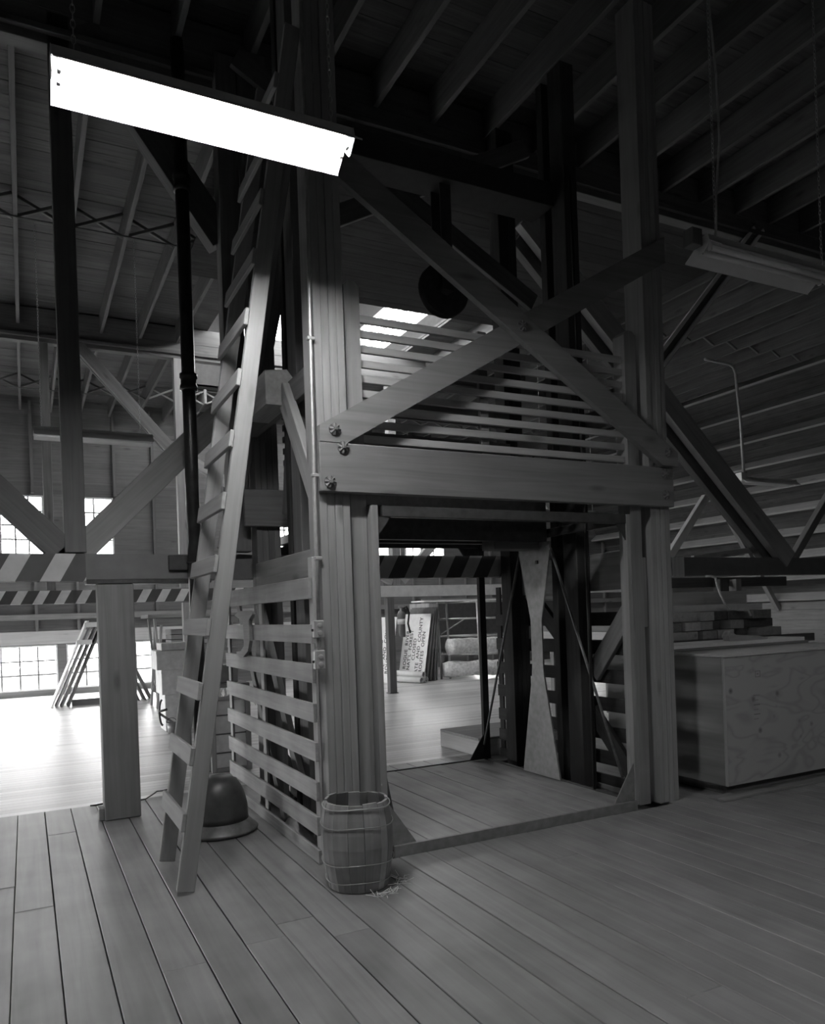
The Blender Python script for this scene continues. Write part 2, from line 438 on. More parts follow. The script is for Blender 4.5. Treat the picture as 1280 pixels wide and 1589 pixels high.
# ================================================================== CEILING
ce = structure('ceiling', (0, 0, CEIL))
MON = (2.9, 6.5, 10.1, 16.2)     # raised monitor opening x0,x1,y0,y1
JH = .30
y = YF; k = 0
while y < YB+.2:
    y1 = y+.2
    cuts = [(MON[0], MON[1])] if (y1 > MON[2] and y < MON[3]) else []
    for s0, s1 in spans(XL, EDGE+.3, cuts):
        dz = R.uniform(0, .004)
        box('deck_board', 'deck', (s0, y+.002, CEIL+JH+dz), (s1, y1-.002, CEIL+JH+.04+dz), ce, .002)
    y = y1
box('deck_cover', 'dark', (XL-.2, YF-.2, CEIL+JH+.05), (MON[0]-.0, YB+.3, CEIL+JH+.1), ce)
box('deck_cover', 'dark', (MON[1], YF-.2, CEIL+JH+.05), (EDGE+.4, YB+.3, CEIL+JH+.1), ce)
box('deck_cover', 'dark', (MON[0], YF-.2, CEIL+JH+.05), (MON[1], MON[2], CEIL+JH+.1), ce)
box('deck_cover', 'dark', (MON[0], MON[3], CEIL+JH+.05), (MON[1], YB+.3, CEIL+JH+.1), ce)
JX = []
x = .04 - .585*8
while x < EDGE+.1:
    JX.append(x); x += .585
TY = [-.45, 6.2, 12.85]      # truss planes
for x in JX:
    for a, b in ((YF, TY[0]-.02), (TY[0]+.14, TY[1]-.02), (TY[1]+.16, TY[2]-.02), (TY[2]+.16, YB)):
        cuts = [(MON[2], MON[3])] if MON[0]-.05 < x < MON[1]+.05 else []
        for s0, s1 in spans(a, b, cuts):
            box('joist', 'joist', (x-.024, s0, CEIL), (x+.024, s1, CEIL+JH-.001), ce, .003)
for k in range(19):
    y0 = 6.37+.197*k
    box('soffit_board', 'tarwood', (1.95, y0+.001, CEIL-.045), (8.5, y0+.196, CEIL-.022), ce, .003)
for yb in (2.9, 9.5, 16.3):
    for x, x2 in zip(JX, JX[1:]):
        if x < -3 or (MON[2] < yb < MON[3] and MON[0]-.6 < x < MON[1]): continue
        bar('bridging', 'dark', (x+.026, yb, CEIL+.02), (x2-.026, yb, CEIL+JH-.03), .04, .035, ce)
        bar('bridging', 'dark', (x+.026, yb+.06, CEIL+JH-.03), (x2-.026, yb+.06, CEIL+.02), .04, .035, ce)
    tube('sprinkler_pipe', 'iron', [(-3, yb-.05, CEIL-.015), (1.9, yb-.05, CEIL-.015)], .010, ce, 8)
# steep lower roof slope on the far side, with purlins running the length of the building
rs = structure('wall_slope', (EDGE, 0, CEIL))
P0, P1 = Vector((EDGE, 0, CEIL+.1)), Vector((XR, 0, 1.3))
dv = (P1-P0); ln = dv.length; dv.normalize(); nv = Vector((-dv.z, 0, dv.x)); nv = nv if nv.x < 0 else -nv
k = 0; s = 0
while s < ln:
    p = P0+dv*s
    bar('slope_board', 'deck', (p.x+dv.x*.1-nv.x*.30, YF, p.z+dv.z*.1-nv.z*.30), (p.x+dv.x*.1-nv.x*.30, YB, p.z+dv.z*.1-nv.z*.30), .03, .196, rs, upv=tuple(dv), c=.002)
    s += .2
s = .25
while s < ln:
    p = P0+dv*s - nv*.14
    bar('purlin', 'slat', (p.x, YF, p.z), (p.x, YB, p.z), .28, .05, rs, upv=tuple(dv), c=.003)
    s += .62
mesh('slope_cover', 'dark', [P0-nv*.36+Vector((0, YF, 0)), P1-nv*.36+Vector((0, YF, 0)), P1-nv*.36+Vector((0, YB+.1, 0)), P0-nv*.36+Vector((0, YB+.1, 0)),
     P0-nv*.40+Vector((0, YF, 0)), P1-nv*.40+Vector((0, YF, 0)), P1-nv*.40+Vector((0, YB+.1, 0)), P0-nv*.40+Vector((0, YB+.1, 0))],
     [[0, 1, 2, 3], [7, 6, 5, 4], [0, 1, 5, 4], [1, 2, 6, 5], [2, 3, 7, 6], [3, 0, 4, 7]], None, rs)
for yy in TY:
    a = P0+nv*.06; b = P1+nv*.06
    bar('rafter', 'timber', (a.x, yy, a.z), (b.x, yy, b.z), .12, .12, rs)

# raised roof monitor with glazed sides
mo = structure('ceiling_monitor', (MON[0], MON[2], CEIL+JH))
ZT = 8.45; zb = CEIL+JH+.05
box('monitor_roof', 'tar', (MON[0]-.2, MON[2]-.2, ZT), (MON[1]+.2, MON[3]+.2, ZT+.06), mo)
def glazed(p0, p1, u0, u1, z0, z1, horiz):
    """wall from p0 to p1 (along x or y at fixed other coordinate) with one glazed opening"""
    fx = p0
    def bb(n, m, a, b, c, d, t0=0., t1=.06, cc=.003):
        if horiz == 'y': return box(n, m, (fx+t0, a, c), (fx+t1, b, d), mo, cc)
        return box(n, m, (a, fx+t0, c), (b, fx+t1, d), mo, cc)
    lo, hi = p1
    bb('monitor_wall', 'tar', lo, u0, zb, ZT); bb('monitor_wall', 'tar', u1, hi, zb, ZT)
    bb('monitor_wall', 'tar', u0, u1, zb, z0); bb('monitor_wall', 'tar', u0, u1, z1, ZT)
    n = max(2, round((u1-u0)/.5))
    for k in range(n+1):
        u = u0+(u1-u0)*k/n; bb('muntin', 'white', u-.02, u+.02, z0, z1, .0, .05)
    for k in range(3):
        q = z0+(z1-z0)*k/2; bb('muntin', 'white', u0, u1, q-.02, q+.02, .002, .048)
    for k in range(n):
        for l in range(2):
            bb('pane', 'glass', u0+(u1-u0)*k/n+.02, u0+(u1-u0)*(k+1)/n-.02, z0+(z1-z0)*l/2+.02, z0+(z1-z0)*(l+1)/2-.02, .02, .024, .0005)
glazed(MON[1], (MON[2], MON[3]), 11.2, 15.6, 6.75, 7.55, 'y')
glazed(MON[0]-.06, (MON[2], MON[3]), 10.5, 15.8, 6.6, 8.2, 'y')
glazed(MON[2]-.06, (MON[0], MON[1]), 3.2, 6.2, 6.6, 8.2, 'x')
glazed(MON[3], (MON[0], MON[1]), 4.4, 5.5, 6.95, 8.3, 'x')
for (loc, sx, sy, rot) in (((MON[1]+.1, 13.4, 7.15), 4.4, .8, (0, math.radians(90), 0)), ((4.95, MON[3]+.1, 7.62), 1.1, 1.35, (math.radians(-90), 0, 0)),
        ((MON[0]-.1, 13.15, 7.4), 5.3, 1.6, (0, math.radians(-90), 0)), ((4.7, MON[2]-.1, 7.4), 3.0, 1.6, (math.radians(90), 0, 0))):
    li = bpy.data.lights.new('window_portal', 'AREA'); li.shape = 'RECTANGLE'; li.cycles.is_portal = True
    li.size, li.size_y = (sy, sx) if rot[1] else (sx, sy)
    o = bpy.data.objects.new('window_portal', li); COL.objects.link(o); o.location = loc; o.rotation_euler = rot

# ================================================================== TRUSSES
def truss(y, label, near):
    t = thing('roof_truss', label, 'truss', (0, y, 0), 'timber roof trusses')
    cm = 'chord1' if near else 'chord2'
    bc = mesh('bottom_chord', cm, [(XL, 0, 1.84), (12.6, 0, 1.80), (12.6, 0, 2.01), (XL, 0, 2.04), (XL, .15, 1.84), (12.6, .15, 1.80), (12.6, .15, 2.01), (XL, .15, 2.04)],
         [[0, 1, 2, 3], [7, 6, 5, 4], [0, 1, 5, 4], [1, 2, 6, 5], [2, 3, 7, 6], [3, 0, 4, 7]], T((0, y, 0)), t)
    box('top_chord', 'dark', (XL, y, 6.10), (12.6, y+.14, 6.36), t)
    box('ledger', 'joist' if not near else 'dark', (XL, y-.05, 5.90), (12.6, y-.002, 5.95), t)
    box('chord_plate', 'dark', (XL, y+.002, 5.84), (12.6, y+.138, 6.098), t)
    return t
t1 = truss(TY[1], 'nearer timber truss with striped bottom chord running behind the elevator', True)
t2 = truss(TY[2], 'farther timber truss with bright striped chord before the far windows', False)
y = TY[1]
box('vertical_post', 'dark', (.28, y+.002, 2.04), (.43, y+.148, 6.09), t1)
box('vertical_post', 'dark', (1.50, y-.10, 2.045), (1.67, y+.05, 6.09), t1)
bar('diagonal_brace', 'timber', (.30, y+.075, 1.967), (1.60, y+.075, 3.30), .13, .20, t1)
bar('diagonal_brace', 'dark', (.52, y+.075, 6.06), (1.56, y+.075, 4.62), .15, .24, t1)
bar('diagonal_brace', 'dark', (.40, y+.075, 1.913), (-1.9, y+.075, 4.3), .13, .20, t1)
bar('diagonal_brace', 'slat', (4.6, y+.03, 5.43), (8.42, y+.03, 1.99), .10, .24, t1)
bar('diagonal_brace', 'dark', (4.6, y+.16, 5.30), (8.30, y+.16, 1.98), .10, .24, t1)
bar('web_strut', 'white', (6.46, y+.05, 2.04), (7.06, y+.05, 2.72), .06, .09, t1)
bar('web_strut', 'white', (6.38, y-.03, 4.14), (8.1, y-.03, 5.98), .03, .045, t1)  # white strip paints the lit lower edge of the dark strut
bar('web_strut', 'white', (6.22, y-.03, 4.14), (7.94, y-.03, 5.98), .03, .045, t1)  # second strip, again a lit edge done in white
bar('web_strut', 'dark', (6.35, y+.02, 4.16), (8.05, y+.02, 6.0), .07, .16, t1)
box('pale_block', 'pale', (6.42, y-.03, 1.80), (6.60, y-.002, 2.02), t1)  # pale block on the front face of the chord
bar('diagonal_brace', 'timber', (8.55, y+.05, 2.02), (9.4, y+.05, 2.95), .08, .10, t1)
# timber column under the near chord
col = thing('timber_column', 'thick short timber column standing under the striped chord beside the ladder', 'column', (.62, 6.25, 0))
box('column_shaft', 'timber', (.495, 6.19, 0.0), (.755, 6.36, 1.80), col, .006)
box('base_block', 'timber', (.455, 6.22, 0.0), (.494, 6.34, .09), col)
box('cap_plate', 'dsteel', (.42, 6.18, 1.801), (1.35, 6.37, 1.835), col)
y = TY[2]
box('vertical_post', 'timber', (.31, y+.002, 2.04), (.44, y+.148, 5.84), t2)
box('vertical_post', 'slat', (2.31, y+.002, 2.04), (2.45, y+.148, 5.84), t2)
box('vertical_post', 'timber', (6.2, y+.002, 2.04), (6.36, y+.148, 5.84), t2)
bar('diagonal_brace', 'timber', (.88, y+.03, 5.86), (2.34, y+.03, 4.20), .10, .17, t2)
bar('diagonal_brace', 'timber', (.88, y+.15, 5.86), (2.34, y+.15, 4.20), .05, .17, t2)
bar('diagonal_brace', 'slat', (2.5, y+.075, 4.2), (6.2, y+.075, 2.1), .12, .16, t2)
bar('diagonal_brace', 'slat', (6.4, y+.075, 2.1), (8.6, y+.075, 4.3), .12, .16, t2)
bar('diagonal_brace', 'timber', (9.2, y+.075, 4.6), (11.2, y+.075, 2.05), .12, .2, t2)
for xx, lab in ((2.40, 'slim pale post under the far striped chord behind the ladder'), (6.13, 'slim post under the far chord beside the road sign, extinguisher on it')):
    c2 = thing('slim_column', lab, 'column', (xx, y+.05, 0))
    box('column_shaft', 'slat' if xx < 3 else 'dark', (xx-.07, y, 0), (xx+.07, y+.13, 1.80), c2)
    box('base_plate', 'dsteel', (xx-.09, y-.02, 0), (xx+.09, y+.15, .012), c2)

# ================================================================== ELEVATOR TOWER
tw = thing('elevator_tower', 'laminated timber elevator tower with X-braced and slatted front', 'elevator shaft', (3.0, 5.2, 0))
def lam_post(x0, y0, y1, zt, mat='post'):
    p = empty('corner_post', (x0+.1, (y0+y1)/2, 0), tw)
    for k in range(4):
        dy = (0, .004, .001, .005)[k]
        box('lamination', mat, (x0+.05*k+.0008, y0+dy, 0), (x0+.05*(k+1)-.0008, y1+dy, zt), p, .0025)
    return p
lam_post(1.58, 4.252, 4.45, 6.08); lam_post(4.215, 4.252, 4.45, 6.08)
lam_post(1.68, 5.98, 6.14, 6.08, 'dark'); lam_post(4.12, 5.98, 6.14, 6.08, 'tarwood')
for (xa, xb, nm) in ((1.80, 1.905, 'guide_board'), (4.055, 4.165, 'guide_board')):
    prism(nm, 'post', [(xa, 4.30, 0), (xb, 4.30, 0), (xb, 4.30, 3.53), (xb-.03, 4.30, 3.56), (xa+.03, 4.30, 3.56), (xa, 4.30, 3.53)], (0, .12, 0), tw)
for xa in (1.782, 4.168): box('filler_block', 'timber', (xa, 4.31, 1.33), (xa+.016 if xa < 3 else 4.213, 4.41, 1.86), tw)
for (ya, yb_, m) in ((4.20, 4.25, 'beam'), (5.925, 5.975, 'dark')):
    hb = box('header_beam', m, (1.572, ya, 2.232), (4.412, yb_, 2.528), tw, .006)
# side beams, side posts and knee braces
for (xa, xb) in ((1.66, 1.71), (4.24, 4.29)):
    box('side_beam', 'timber', (xa, 4.46, 1.63), (xb, 5.97, 1.935), tw)
    box('side_beam', 'dark', (xa, 4.46, 2.95), (xb, 5.97, 3.12), tw)
for (xa, xb) in ((1.715, 1.84), (4.10, 4.235)):
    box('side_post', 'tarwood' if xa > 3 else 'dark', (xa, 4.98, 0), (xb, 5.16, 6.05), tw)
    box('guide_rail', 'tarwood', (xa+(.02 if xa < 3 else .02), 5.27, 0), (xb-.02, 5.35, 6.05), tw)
prism('bearing_block', 'post', [(1.50, 5.0, 2.95), (1.71, 5.0, 2.95), (1.71, 5.0, 3.13), (1.655, 5.0, 3.20), (1.50, 5.0, 3.18)], (0, .5, 0), tw)
bar('knee_brace', 'post', (1.64, 4.47, 2.28), (1.64, 5.04, 3.06), .06, .15, tw)
bar('knee_brace', 'timber', (4.27, 4.43, 1.62), (4.27, 5.02, .93), .045, .16, tw)
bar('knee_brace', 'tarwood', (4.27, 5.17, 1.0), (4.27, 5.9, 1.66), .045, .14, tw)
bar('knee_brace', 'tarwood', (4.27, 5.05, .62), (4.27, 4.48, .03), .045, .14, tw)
bar('knee_brace', 'timber', (1.69, 6.0, 1.62), (1.69, 5.1, .35), .045, .10, tw)
# front X brace
xb1 = prism('cross_brace', 'beam', [(1.58, 4.20, 2.53), (1.75, 4.20, 2.53), (4.40, 4.20, 4.081), (4.40, 4.20, 4.278), (1.58, 4.20, 2.627)], (0, .05, 0), tw)
xb2 = prism('cross_brace', 'beam', [(1.55, 4.149, 4.206), (4.257, 4.149, 2.53), (4.41, 4.149, 2.53), (4.41, 4.149, 2.634), (1.55, 4.149, 4.406)], (0, .05, 0), tw)
# rear X brace and sloping struts
bar('cross_brace', 'dark', (1.6, 5.9, 4.4), (4.4, 5.9, 5.9), .05, .17, tw)
bar('cross_brace', 'dark', (1.6, 5.85, 5.9), (4.4, 5.85, 4.4), .05, .17, tw)
bar('sloping_strut', 'dark', (1.45, 6.09, 2.06), (2.2, 6.09, 5.3), .10, .12, tw)
bar('sloping_strut', 'dark', (1.60, 5.7, 3.2), (1.62, 4.5, 4.9), .06, .14, tw)
bar('sloping_strut', 'dark', (1.86, 5.7, 2.3), (1.9, 5.2, 4.9), .06, .14, tw)
# front slats
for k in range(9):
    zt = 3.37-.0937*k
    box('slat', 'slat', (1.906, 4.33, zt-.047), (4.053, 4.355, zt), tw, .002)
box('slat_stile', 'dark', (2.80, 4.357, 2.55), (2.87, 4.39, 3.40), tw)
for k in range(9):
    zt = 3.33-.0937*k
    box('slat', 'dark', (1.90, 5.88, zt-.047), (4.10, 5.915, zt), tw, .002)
# star washers with bolts
def star(x, yy, zz, r=.036):
    v = []; f = []; n = 24
    for (rr, h) in ((r, 0), (r, .008), (r*.8, .010), (r*.28, .020), (0.0001, .020)):
        for j in range(n):
            a = 2*math.pi*j/n; hh = h
            if rr in (r*.8, r) and h > 0 and j % 3 == 0: hh += .007
            v.append((rr*math.cos(a), -hh, rr*math.sin(a)))
    for i in range(4):
        for j in range(n): f.append([i*n+j, i*n+(j+1) % n, (i+1)*n+(j+1) % n, (i+1)*n+j])
    w_ = mesh('star_washer', 'iron', v, f, T((x, yy, zz)), tw)
    box('bolt_head', 'iron', (x-.011, yy-.034, zz-.011), (x+.011, yy-.018, zz+.011), w_, .003)
for (a, b, c) in ((1.672, 4.2, 2.605), (1.722, 4.2, 2.50), (1.632, 4.2, 2.29), (3.02, 4.149, 3.39), (4.315, 4.2, 2.48), (4.325, 4.2, 2.32), (4.305, 4.149, 2.63)): star(a, b, c)
# hoisting gear above the car
sh = empty('hoist_sheave', (3.08, 5.3, 4.07), tw)
def disc(name, mat, prof, m, parent): return lathe(name, mat, prof, m, parent, 40)
ms = T((3.08, 5.27, 4.08)) @ Matrix.Rotation(math.radians(90), 4, 'X')
disc('wheel_rim', 'dsteel', [(.05, -.03), (.205, -.035), (.215, -.03), (.19, -.01), (.19, .01), (.215, .03), (.205, .035), (.05, .03)], ms, sh)
disc('wheel_hub', 'dsteel', [(.001, -.06), (.05, -.06), (.05, .06), (.001, .06)], ms, sh)
box('hanger', 'dsteel', (3.03, 5.19, 4.05), (3.13, 5.205, 4.9), sh); box('hanger', 'dsteel', (3.03, 5.335, 4.05), (3.13, 5.35, 4.9), sh)
box('hoist_beam', 'tar', (1.85, 5.12, 4.9), (4.1, 5.42, 5.1), sh)  # near-black colour stands in for the dark overhead

# ================================================================== ELEVATOR CAR
ca = thing('elevator_car', 'open freight elevator platform with flared steel uprights', 'elevator', (3.0, 5.25, 0))
for k in range(8):
    x0 = 2.0+k*.2435; dz = R.uniform(-.003, 0)
    box('floor_plank', 'carfl', (x0+.003, 4.25, .02), (x0+.2405, 6.27, .058+dz), ca, .003)
box('edge_angle', 'steel', (1.985, 4.225, -.02), (3.965, 4.249, .064), ca, .002)
box('edge_angle', 'dsteel', (1.985, 6.272, -.02), (3.965, 6.296, .064), ca, .002)
box('edge_angle', 'dsteel', (3.951, 4.25, -.02), (3.965, 6.271, .070), ca, .002)
box('edge_angle', 'dsteel', (1.985, 4.25, -.02), (1.999, 6.271, .070), ca, .002)
box('pan', 'dsteel', (2.0, 4.25, -.03), (3.95, 6.27, .018), ca)
for (xs, d) in ((1.932, 1), (3.975, -1)):
    for ys in (4.235, 6.24):
        box('corner_angle', 'post' if ys < 5 else 'tarwood', (xs-(.022 if d > 0 else .018 if ys < 5 else .045), ys, .03), (xs+.022, ys+(.17 if d > 0 and ys < 5 else .045), 2.17), ca, .002)
        x0 = xs+(.023 if d > 0 else -.019)
        prism('gusset', 'steel' if ys < 5 else 'dsteel', [(x0, ys+.01, .066), (x0+d*.19, ys+.01, .066), (x0, ys+.01, .34)], (0, .008, 0), ca)
        prism('gusset', 'dsteel', [(x0, ys+.01, 2.1), (x0+d*(.09 if ys < 5 else .24), ys+.01, 2.1), (x0, ys+.01, 1.98 if ys < 5 else 1.80)], (0, .008, 0), ca)
for ys in (4.235, 6.24): box('top_rail', 'dsteel', (1.985, ys, 2.10), (3.955, ys+.045, 2.17), ca)
for xs in (1.932, 3.975): box('top_rail', 'dsteel', (xs-.018, 4.281, 2.10), (xs+.022, 6.239, 2.17), ca)
def upright(xc):
    u = empty('upright', (xc, 5.3, .06), ca); s = 1 if xc < 3 else -1
    prof = [(.26, .066), (.085, .93), (.078, 1.0), (.078, 1.40), (.22, 1.98), (.225, 2.06)]
    yc = 5.325
    xa = xc
    mesh('flared_plate', 'steel', [(0, p[0]*sg, p[1]) for sg in (-1, 1) for p in (prof if sg < 0 else prof[::-1])] + [(-.014, p[0]*sg, p[1]) for sg in (-1, 1) for p in (prof if sg < 0 else prof[::-1])],
         [list(range(12)), list(range(23, 11, -1))] + [[i, (i+1) % 12, 12+(i+1) % 12, 12+i] for i in range(12)], T((xa, yc, 0)), u)
    for sg in (-1, 1):
        box('weld_flange', 'steel', (xa+s*.001, yc+sg*.055-.004, .066), (xa+s*.012, yc+sg*.055+.004, 2.05), u, .001)
    box('bolt_head', 'dsteel', (xa+s*.001, yc-.06, 1.88), (xa+s*.03, yc-.03, 1.91), u)
for xc in (3.93, 2.03): upright(xc)
box('crosshead', 'dsteel', (1.98, 5.16, 2.06), (3.94, 5.22, 2.40), ca); box('crosshead', 'dsteel', (1.98, 5.42, 2.06), (3.94, 5.48, 2.40), ca)
box('hitch_block', 'dark', (3.45, 5.225, 2.0), (3.90, 5.415, 2.30), ca)
for xs in (3.955-.03, 2.03):
    tube('tie_rod', 'iron', [(xs, 5.10, 2.0), (xs, 4.33, .22)], .011, ca, 8)
    tube('tie_rod', 'iron', [(xs, 5.54, 2.0), (xs, 6.24, .20)], .011, ca, 8)
tube('hoist_rope', 'black', [(3.9, 4.62, .08), (3.93, 4.66, 2.08), (3.93, 4.7, 4.9)], .012, sh, 8)

# ================================================================== GATES
def gate(name, label, x0, x1, xs, mats, hook):
    gt = thing(name, label, 'gate', (x1, 5.4, 0), 'slatted elevator side gates')
    for k, zt in enumerate((1.45, 1.21, .97, .735, .495, .285, .085)):
        box('slat', mats, (x0, 4.345+.006*(k % 3), max(zt-.115, .002)), (x0+.022, 6.56, zt), gt, .002)
    if hook: box('top_board', mats, (x0-.004, 4.37, 1.605), (x0+.022, 6.56, 1.735), gt, .003)
    for y0 in (4.36, 5.49, 6.50):
        if hook or y0 != 5.49: box('stile', 'slat' if hook else 'tarwood', (x0+.024, y0, .01), (x0+.043, y0+.075, 1.73 if y0 > 4.5 else 1.86), gt, .002)
    return gt
g1 = gate('slatted_gate', 'pale slatted wooden gate closing the elevator side beside the barrel', 1.535, 1.58, 1, 'gate', True)
bar('brace', 'timber', (1.594, 6.30, 1.62), (1.594, 5.2, .06), .02, .085, g1)
# wooden C-shaped pull on the gate
pts = []
for (yy, zz) in ((6.10, 1.53), (5.92, 1.56), (5.62, 1.56), (5.56, 1.53), (5.66, 1.49), (5.66, 1.33), (5.72, 1.25), (5.86, 1.20), (6.06, 1.205), (6.08, 1.235), (5.94, 1.245), (5.84, 1.285), (5.82, 1.34), (5.84, 1.48), (5.96, 1.50)): pts.append((1.506, yy, zz))
prism('pull_handle', 'timber', pts, (.026, 0, 0), g1)
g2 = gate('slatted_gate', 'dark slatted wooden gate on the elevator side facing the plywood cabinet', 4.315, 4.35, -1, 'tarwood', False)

# ================================================================== ELECTRICAL
el = thing('conduit_run', 'metal conduit with two outlet boxes up the front tower post', 'conduit', (1.545, 4.24, 1.2))
cd = tube('conduit', 'galv', [(1.545, 4.235, 1.47), (1.545, 4.235, 1.9), (1.552, 4.235, 2.9), (1.565, 4.235, 4.2), (1.565, 4.235, 6.0)], .012, el, 10)
tube('conduit', 'galv', [(1.538, 4.235, 1.31), (1.538, 4.235, 1.37)], .014, el, 10)
for zz in (1.83, 2.32, 3.13): box('strap', 'galv', (1.530, 4.221, zz), (1.578, 4.2515, zz+.022), el)
for (za, zb_) in ((1.37, 1.475), (1.185, 1.30)):
    bx = box('outlet_box', 'box', (1.505, 4.205, za), (1.568, 4.25, zb_), el, .006)
    box('cover_plate', 'box', (1.509, 4.199, za+.005), (1.564, 4.2045, zb_-.005), bx, .002)
    for dz_ in (.03, .075):
        lathe('outlet_face', 'galv', [(.0001, 0), (.015, 0), (.015, .004), (.012, .005), (.0001, .005)], T((1.5365, 4.199, za+dz_)) @ Matrix.Rotation(math.radians(90), 4, 'X'), bx, 14)
    box('toggle', 'black', (1.493, 4.22, za+.04), (1.505, 4.23, za+.055), bx)

# ================================================================== LADDER
la = thing('wooden_ladder', 'tall homemade lumber ladder leaning on the elevator tower', 'ladder', (.72, 4.58, 0))
SL = .157
def lx(zz): return .735+SL*zz
for ys in (4.275, 4.885): bar('rail', 'ladder', (lx(0)-.0, ys, .018), (lx(5.0), ys, 5.0), .038, .095, la, upv=(-1, 0, .15))
k = 0; zz = .40
while zz < 4.9:
    xx = lx(zz)-.062
    bar('rung', 'ladder', (xx, 4.245, zz), (xx, 4.915, zz), .024, .10, la, upv=(SL, 0, 1))
    zz += .353; k += 1

# ================================================================== BARREL (nail keg)
KX, KY = 1.615, 3.925
kg = thing('nail_keg', 'small open wooden keg with wire hoops standing before the gate', 'barrel', (KX, KY, 0))
def kr(zz): u = zz/.475; return .160+.036*math.sin(math.pi*min(1, max(0, u*.92+.02)))+.008*u
NS = 15
a0 = .3
wid = [R.uniform(.7, 1.35) for _ in range(NS)]; tot = sum(wid)
for k in range(NS):
    a1 = a0+2*math.pi*wid[k]/tot; v = []; f = []; zt = .475+R.uniform(-.008, .012); rows = 7
    am = a0+.006; bmx = a1-.006; dr = R.uniform(0, .0025)
    for i in range(rows):
        zz = zt*i/(rows-1); r = kr(zz)+dr
        for (rr, an) in ((r, am), (r*1.002, (am+bmx)/2), (r, bmx), (r-.013, bmx), (r-.013, am)): v.append((rr*math.cos(an), rr*math.sin(an), zz+.002))
    for i in range(rows-1):
        for j in range(5): f.append([i*5+j, i*5+(j+1) % 5, (i+1)*5+(j+1) % 5, (i+1)*5+j])
    f += [[4, 3, 2, 1, 0], [(rows-1)*5+j for j in range(5)]]
    mesh('stave', 'keg', v, f, T((KX, KY, 0)), kg); a0 = a1
lathe('bottom_board', 'keg', [(.001, .02), (.150, .02), (.150, .035), (.001, .035)], T((KX, KY, 0)), kg)
for (zz, rw) in ((.055, .003), (.155, .0025), (.355, .0025), (.452, .004)):
    r = kr(zz)+.004+rw
    tube('wire_hoop', 'galv', [(KX+r*math.cos(q*2*math.pi/40), KY+r*math.sin(q*2*math.pi/40), zz+.006*math.sin(q*.5)) for q in range(40)], rw, kg, 6, True)
sw = []; sf = []
for q in range(46):
    a = R.uniform(-1.7, -.1); d = R.uniform(.205, .27); x0 = KX+d*math.cos(a); y0 = KY+d*math.sin(a); an = R.uniform(0, 6.28); l = R.uniform(.02, .07); h = R.uniform(.002, .02)
    p = Vector((x0, y0, .002+h*.3)); e = Vector((math.cos(an)*l, math.sin(an)*l, h)); n_ = Vector((-math.sin(an), math.cos(an), 0))*.0012; b0 = len(sw)
    sw += [p-n_, p+n_, p+e+n_, p+e-n_, p-n_+Vector((0, 0, .002)), p+n_+Vector((0, 0, .002)), p+e+n_+Vector((0, 0, .002)), p+e-n_+Vector((0, 0, .002))]
    sf += [[b0, b0+1, b0+2, b0+3], [b0+4, b0+7, b0+6, b0+5], [b0, b0+4, b0+5, b0+1], [b0+1, b0+5, b0+6, b0+2], [b0+2, b0+6, b0+7, b0+3], [b0+3, b0+7, b0+4, b0]]
st = mesh('straw_litter', 'canvas', sw, sf, None); tag(st, 'loose straw scattered at the foot of the keg', 'straw', None, 'stuff')

# ================================================================== OVERSIZED HAT
hx, hy = 1.19, 5.42
he = thing('metal_hat', 'dark metal dome with a wide brim like an oversized hard hat', 'helmet', (hx, hy, 0))
mh = T((hx, hy, 0)) @ Matrix.Rotation(math.radians(30), 4, 'Z')
lathe('brim', 'helmbr', [(.17, .03), (.262, .012), (.268, .020), (.262, .03), (.235, .052), (.205, .085), (.19, .085)], mh, he, 44, 1.0, .94)
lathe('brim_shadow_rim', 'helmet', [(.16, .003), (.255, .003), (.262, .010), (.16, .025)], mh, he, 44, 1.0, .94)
pf = [(.204, .084)]
for k in range(1, 13):
    a = k/12*math.pi/2; pf.append((.204*math.cos(a)**.7 if k < 12 else .0005, .09+.31*math.sin(a)))
lathe('crown', 'helmet', pf, mh, he, 44, 1.0, .92)

# ================================================================== STANDPIPE
pi = thing('standpipe', 'tall black pipe with couplings rising past the end of the chord', 'pipe', (1.20, 6.09, 0))
tube('pipe_length', 'pipe', [(1.20, 6.06, 0), (1.20, 6.06, 6.05)], .052, pi, 20)
for zz in (3.30, 4.86): lathe('coupling', 'pipe', [(.053, 0), (.068, .004), (.068, .035), (.060, .05), (.060, .09), (.068, .10), (.068, .13), (.053, .135)], T((1.20, 6.06, zz)), pi, 24)
box('bracket', 'dsteel', (1.02, 6.165, 1.90), (1.17, 6.195, 2.02), pi)
tube('strap', 'dsteel', [(1.2+.058*math.cos(q*.3142), 6.06+.058*math.sin(q*.3142), 1.95) for q in range(20)], .006, pi, 6, True)

# ================================================================== LIGHT FIXTURES
def chain(parent, x, y, z0, z1):
    v = []; f = []; n = int((z1-z0)/.030); 
    for k in range(n):
        zc = z0+.030*k+.017; ax = k % 2; L_ = 10
        ring = []
        for q in range(L_):
            a = 2*math.pi*q/L_; dx = .008*math.cos(a); dz = .019*math.sin(a)
            ring.append(Vector((dx, 0, dz)) if ax else Vector((0, dx, dz)))
        nn = Vector((0, 1, 0)) if ax else Vector((1, 0, 0))
        b0 = len(v)
        for q in range(L_):
            o_ = ring[q].normalized()
            for (du, dn) in ((1, 0), (-.5, .87), (-.5, -.87)): v.append(ring[q]+o_*du*.0022+nn*dn*.0022+Vector((x, y, zc)))
        for q in range(L_):
            for j in range(3):
                q2 = (q+1) % L_; f.append([b0+q*3+j, b0+q*3+(j+1) % 3, b0+q2*3+(j+1) % 3, b0+q2*3+j])
    return mesh('hanging_chain', 'galv', v, f, None, parent)
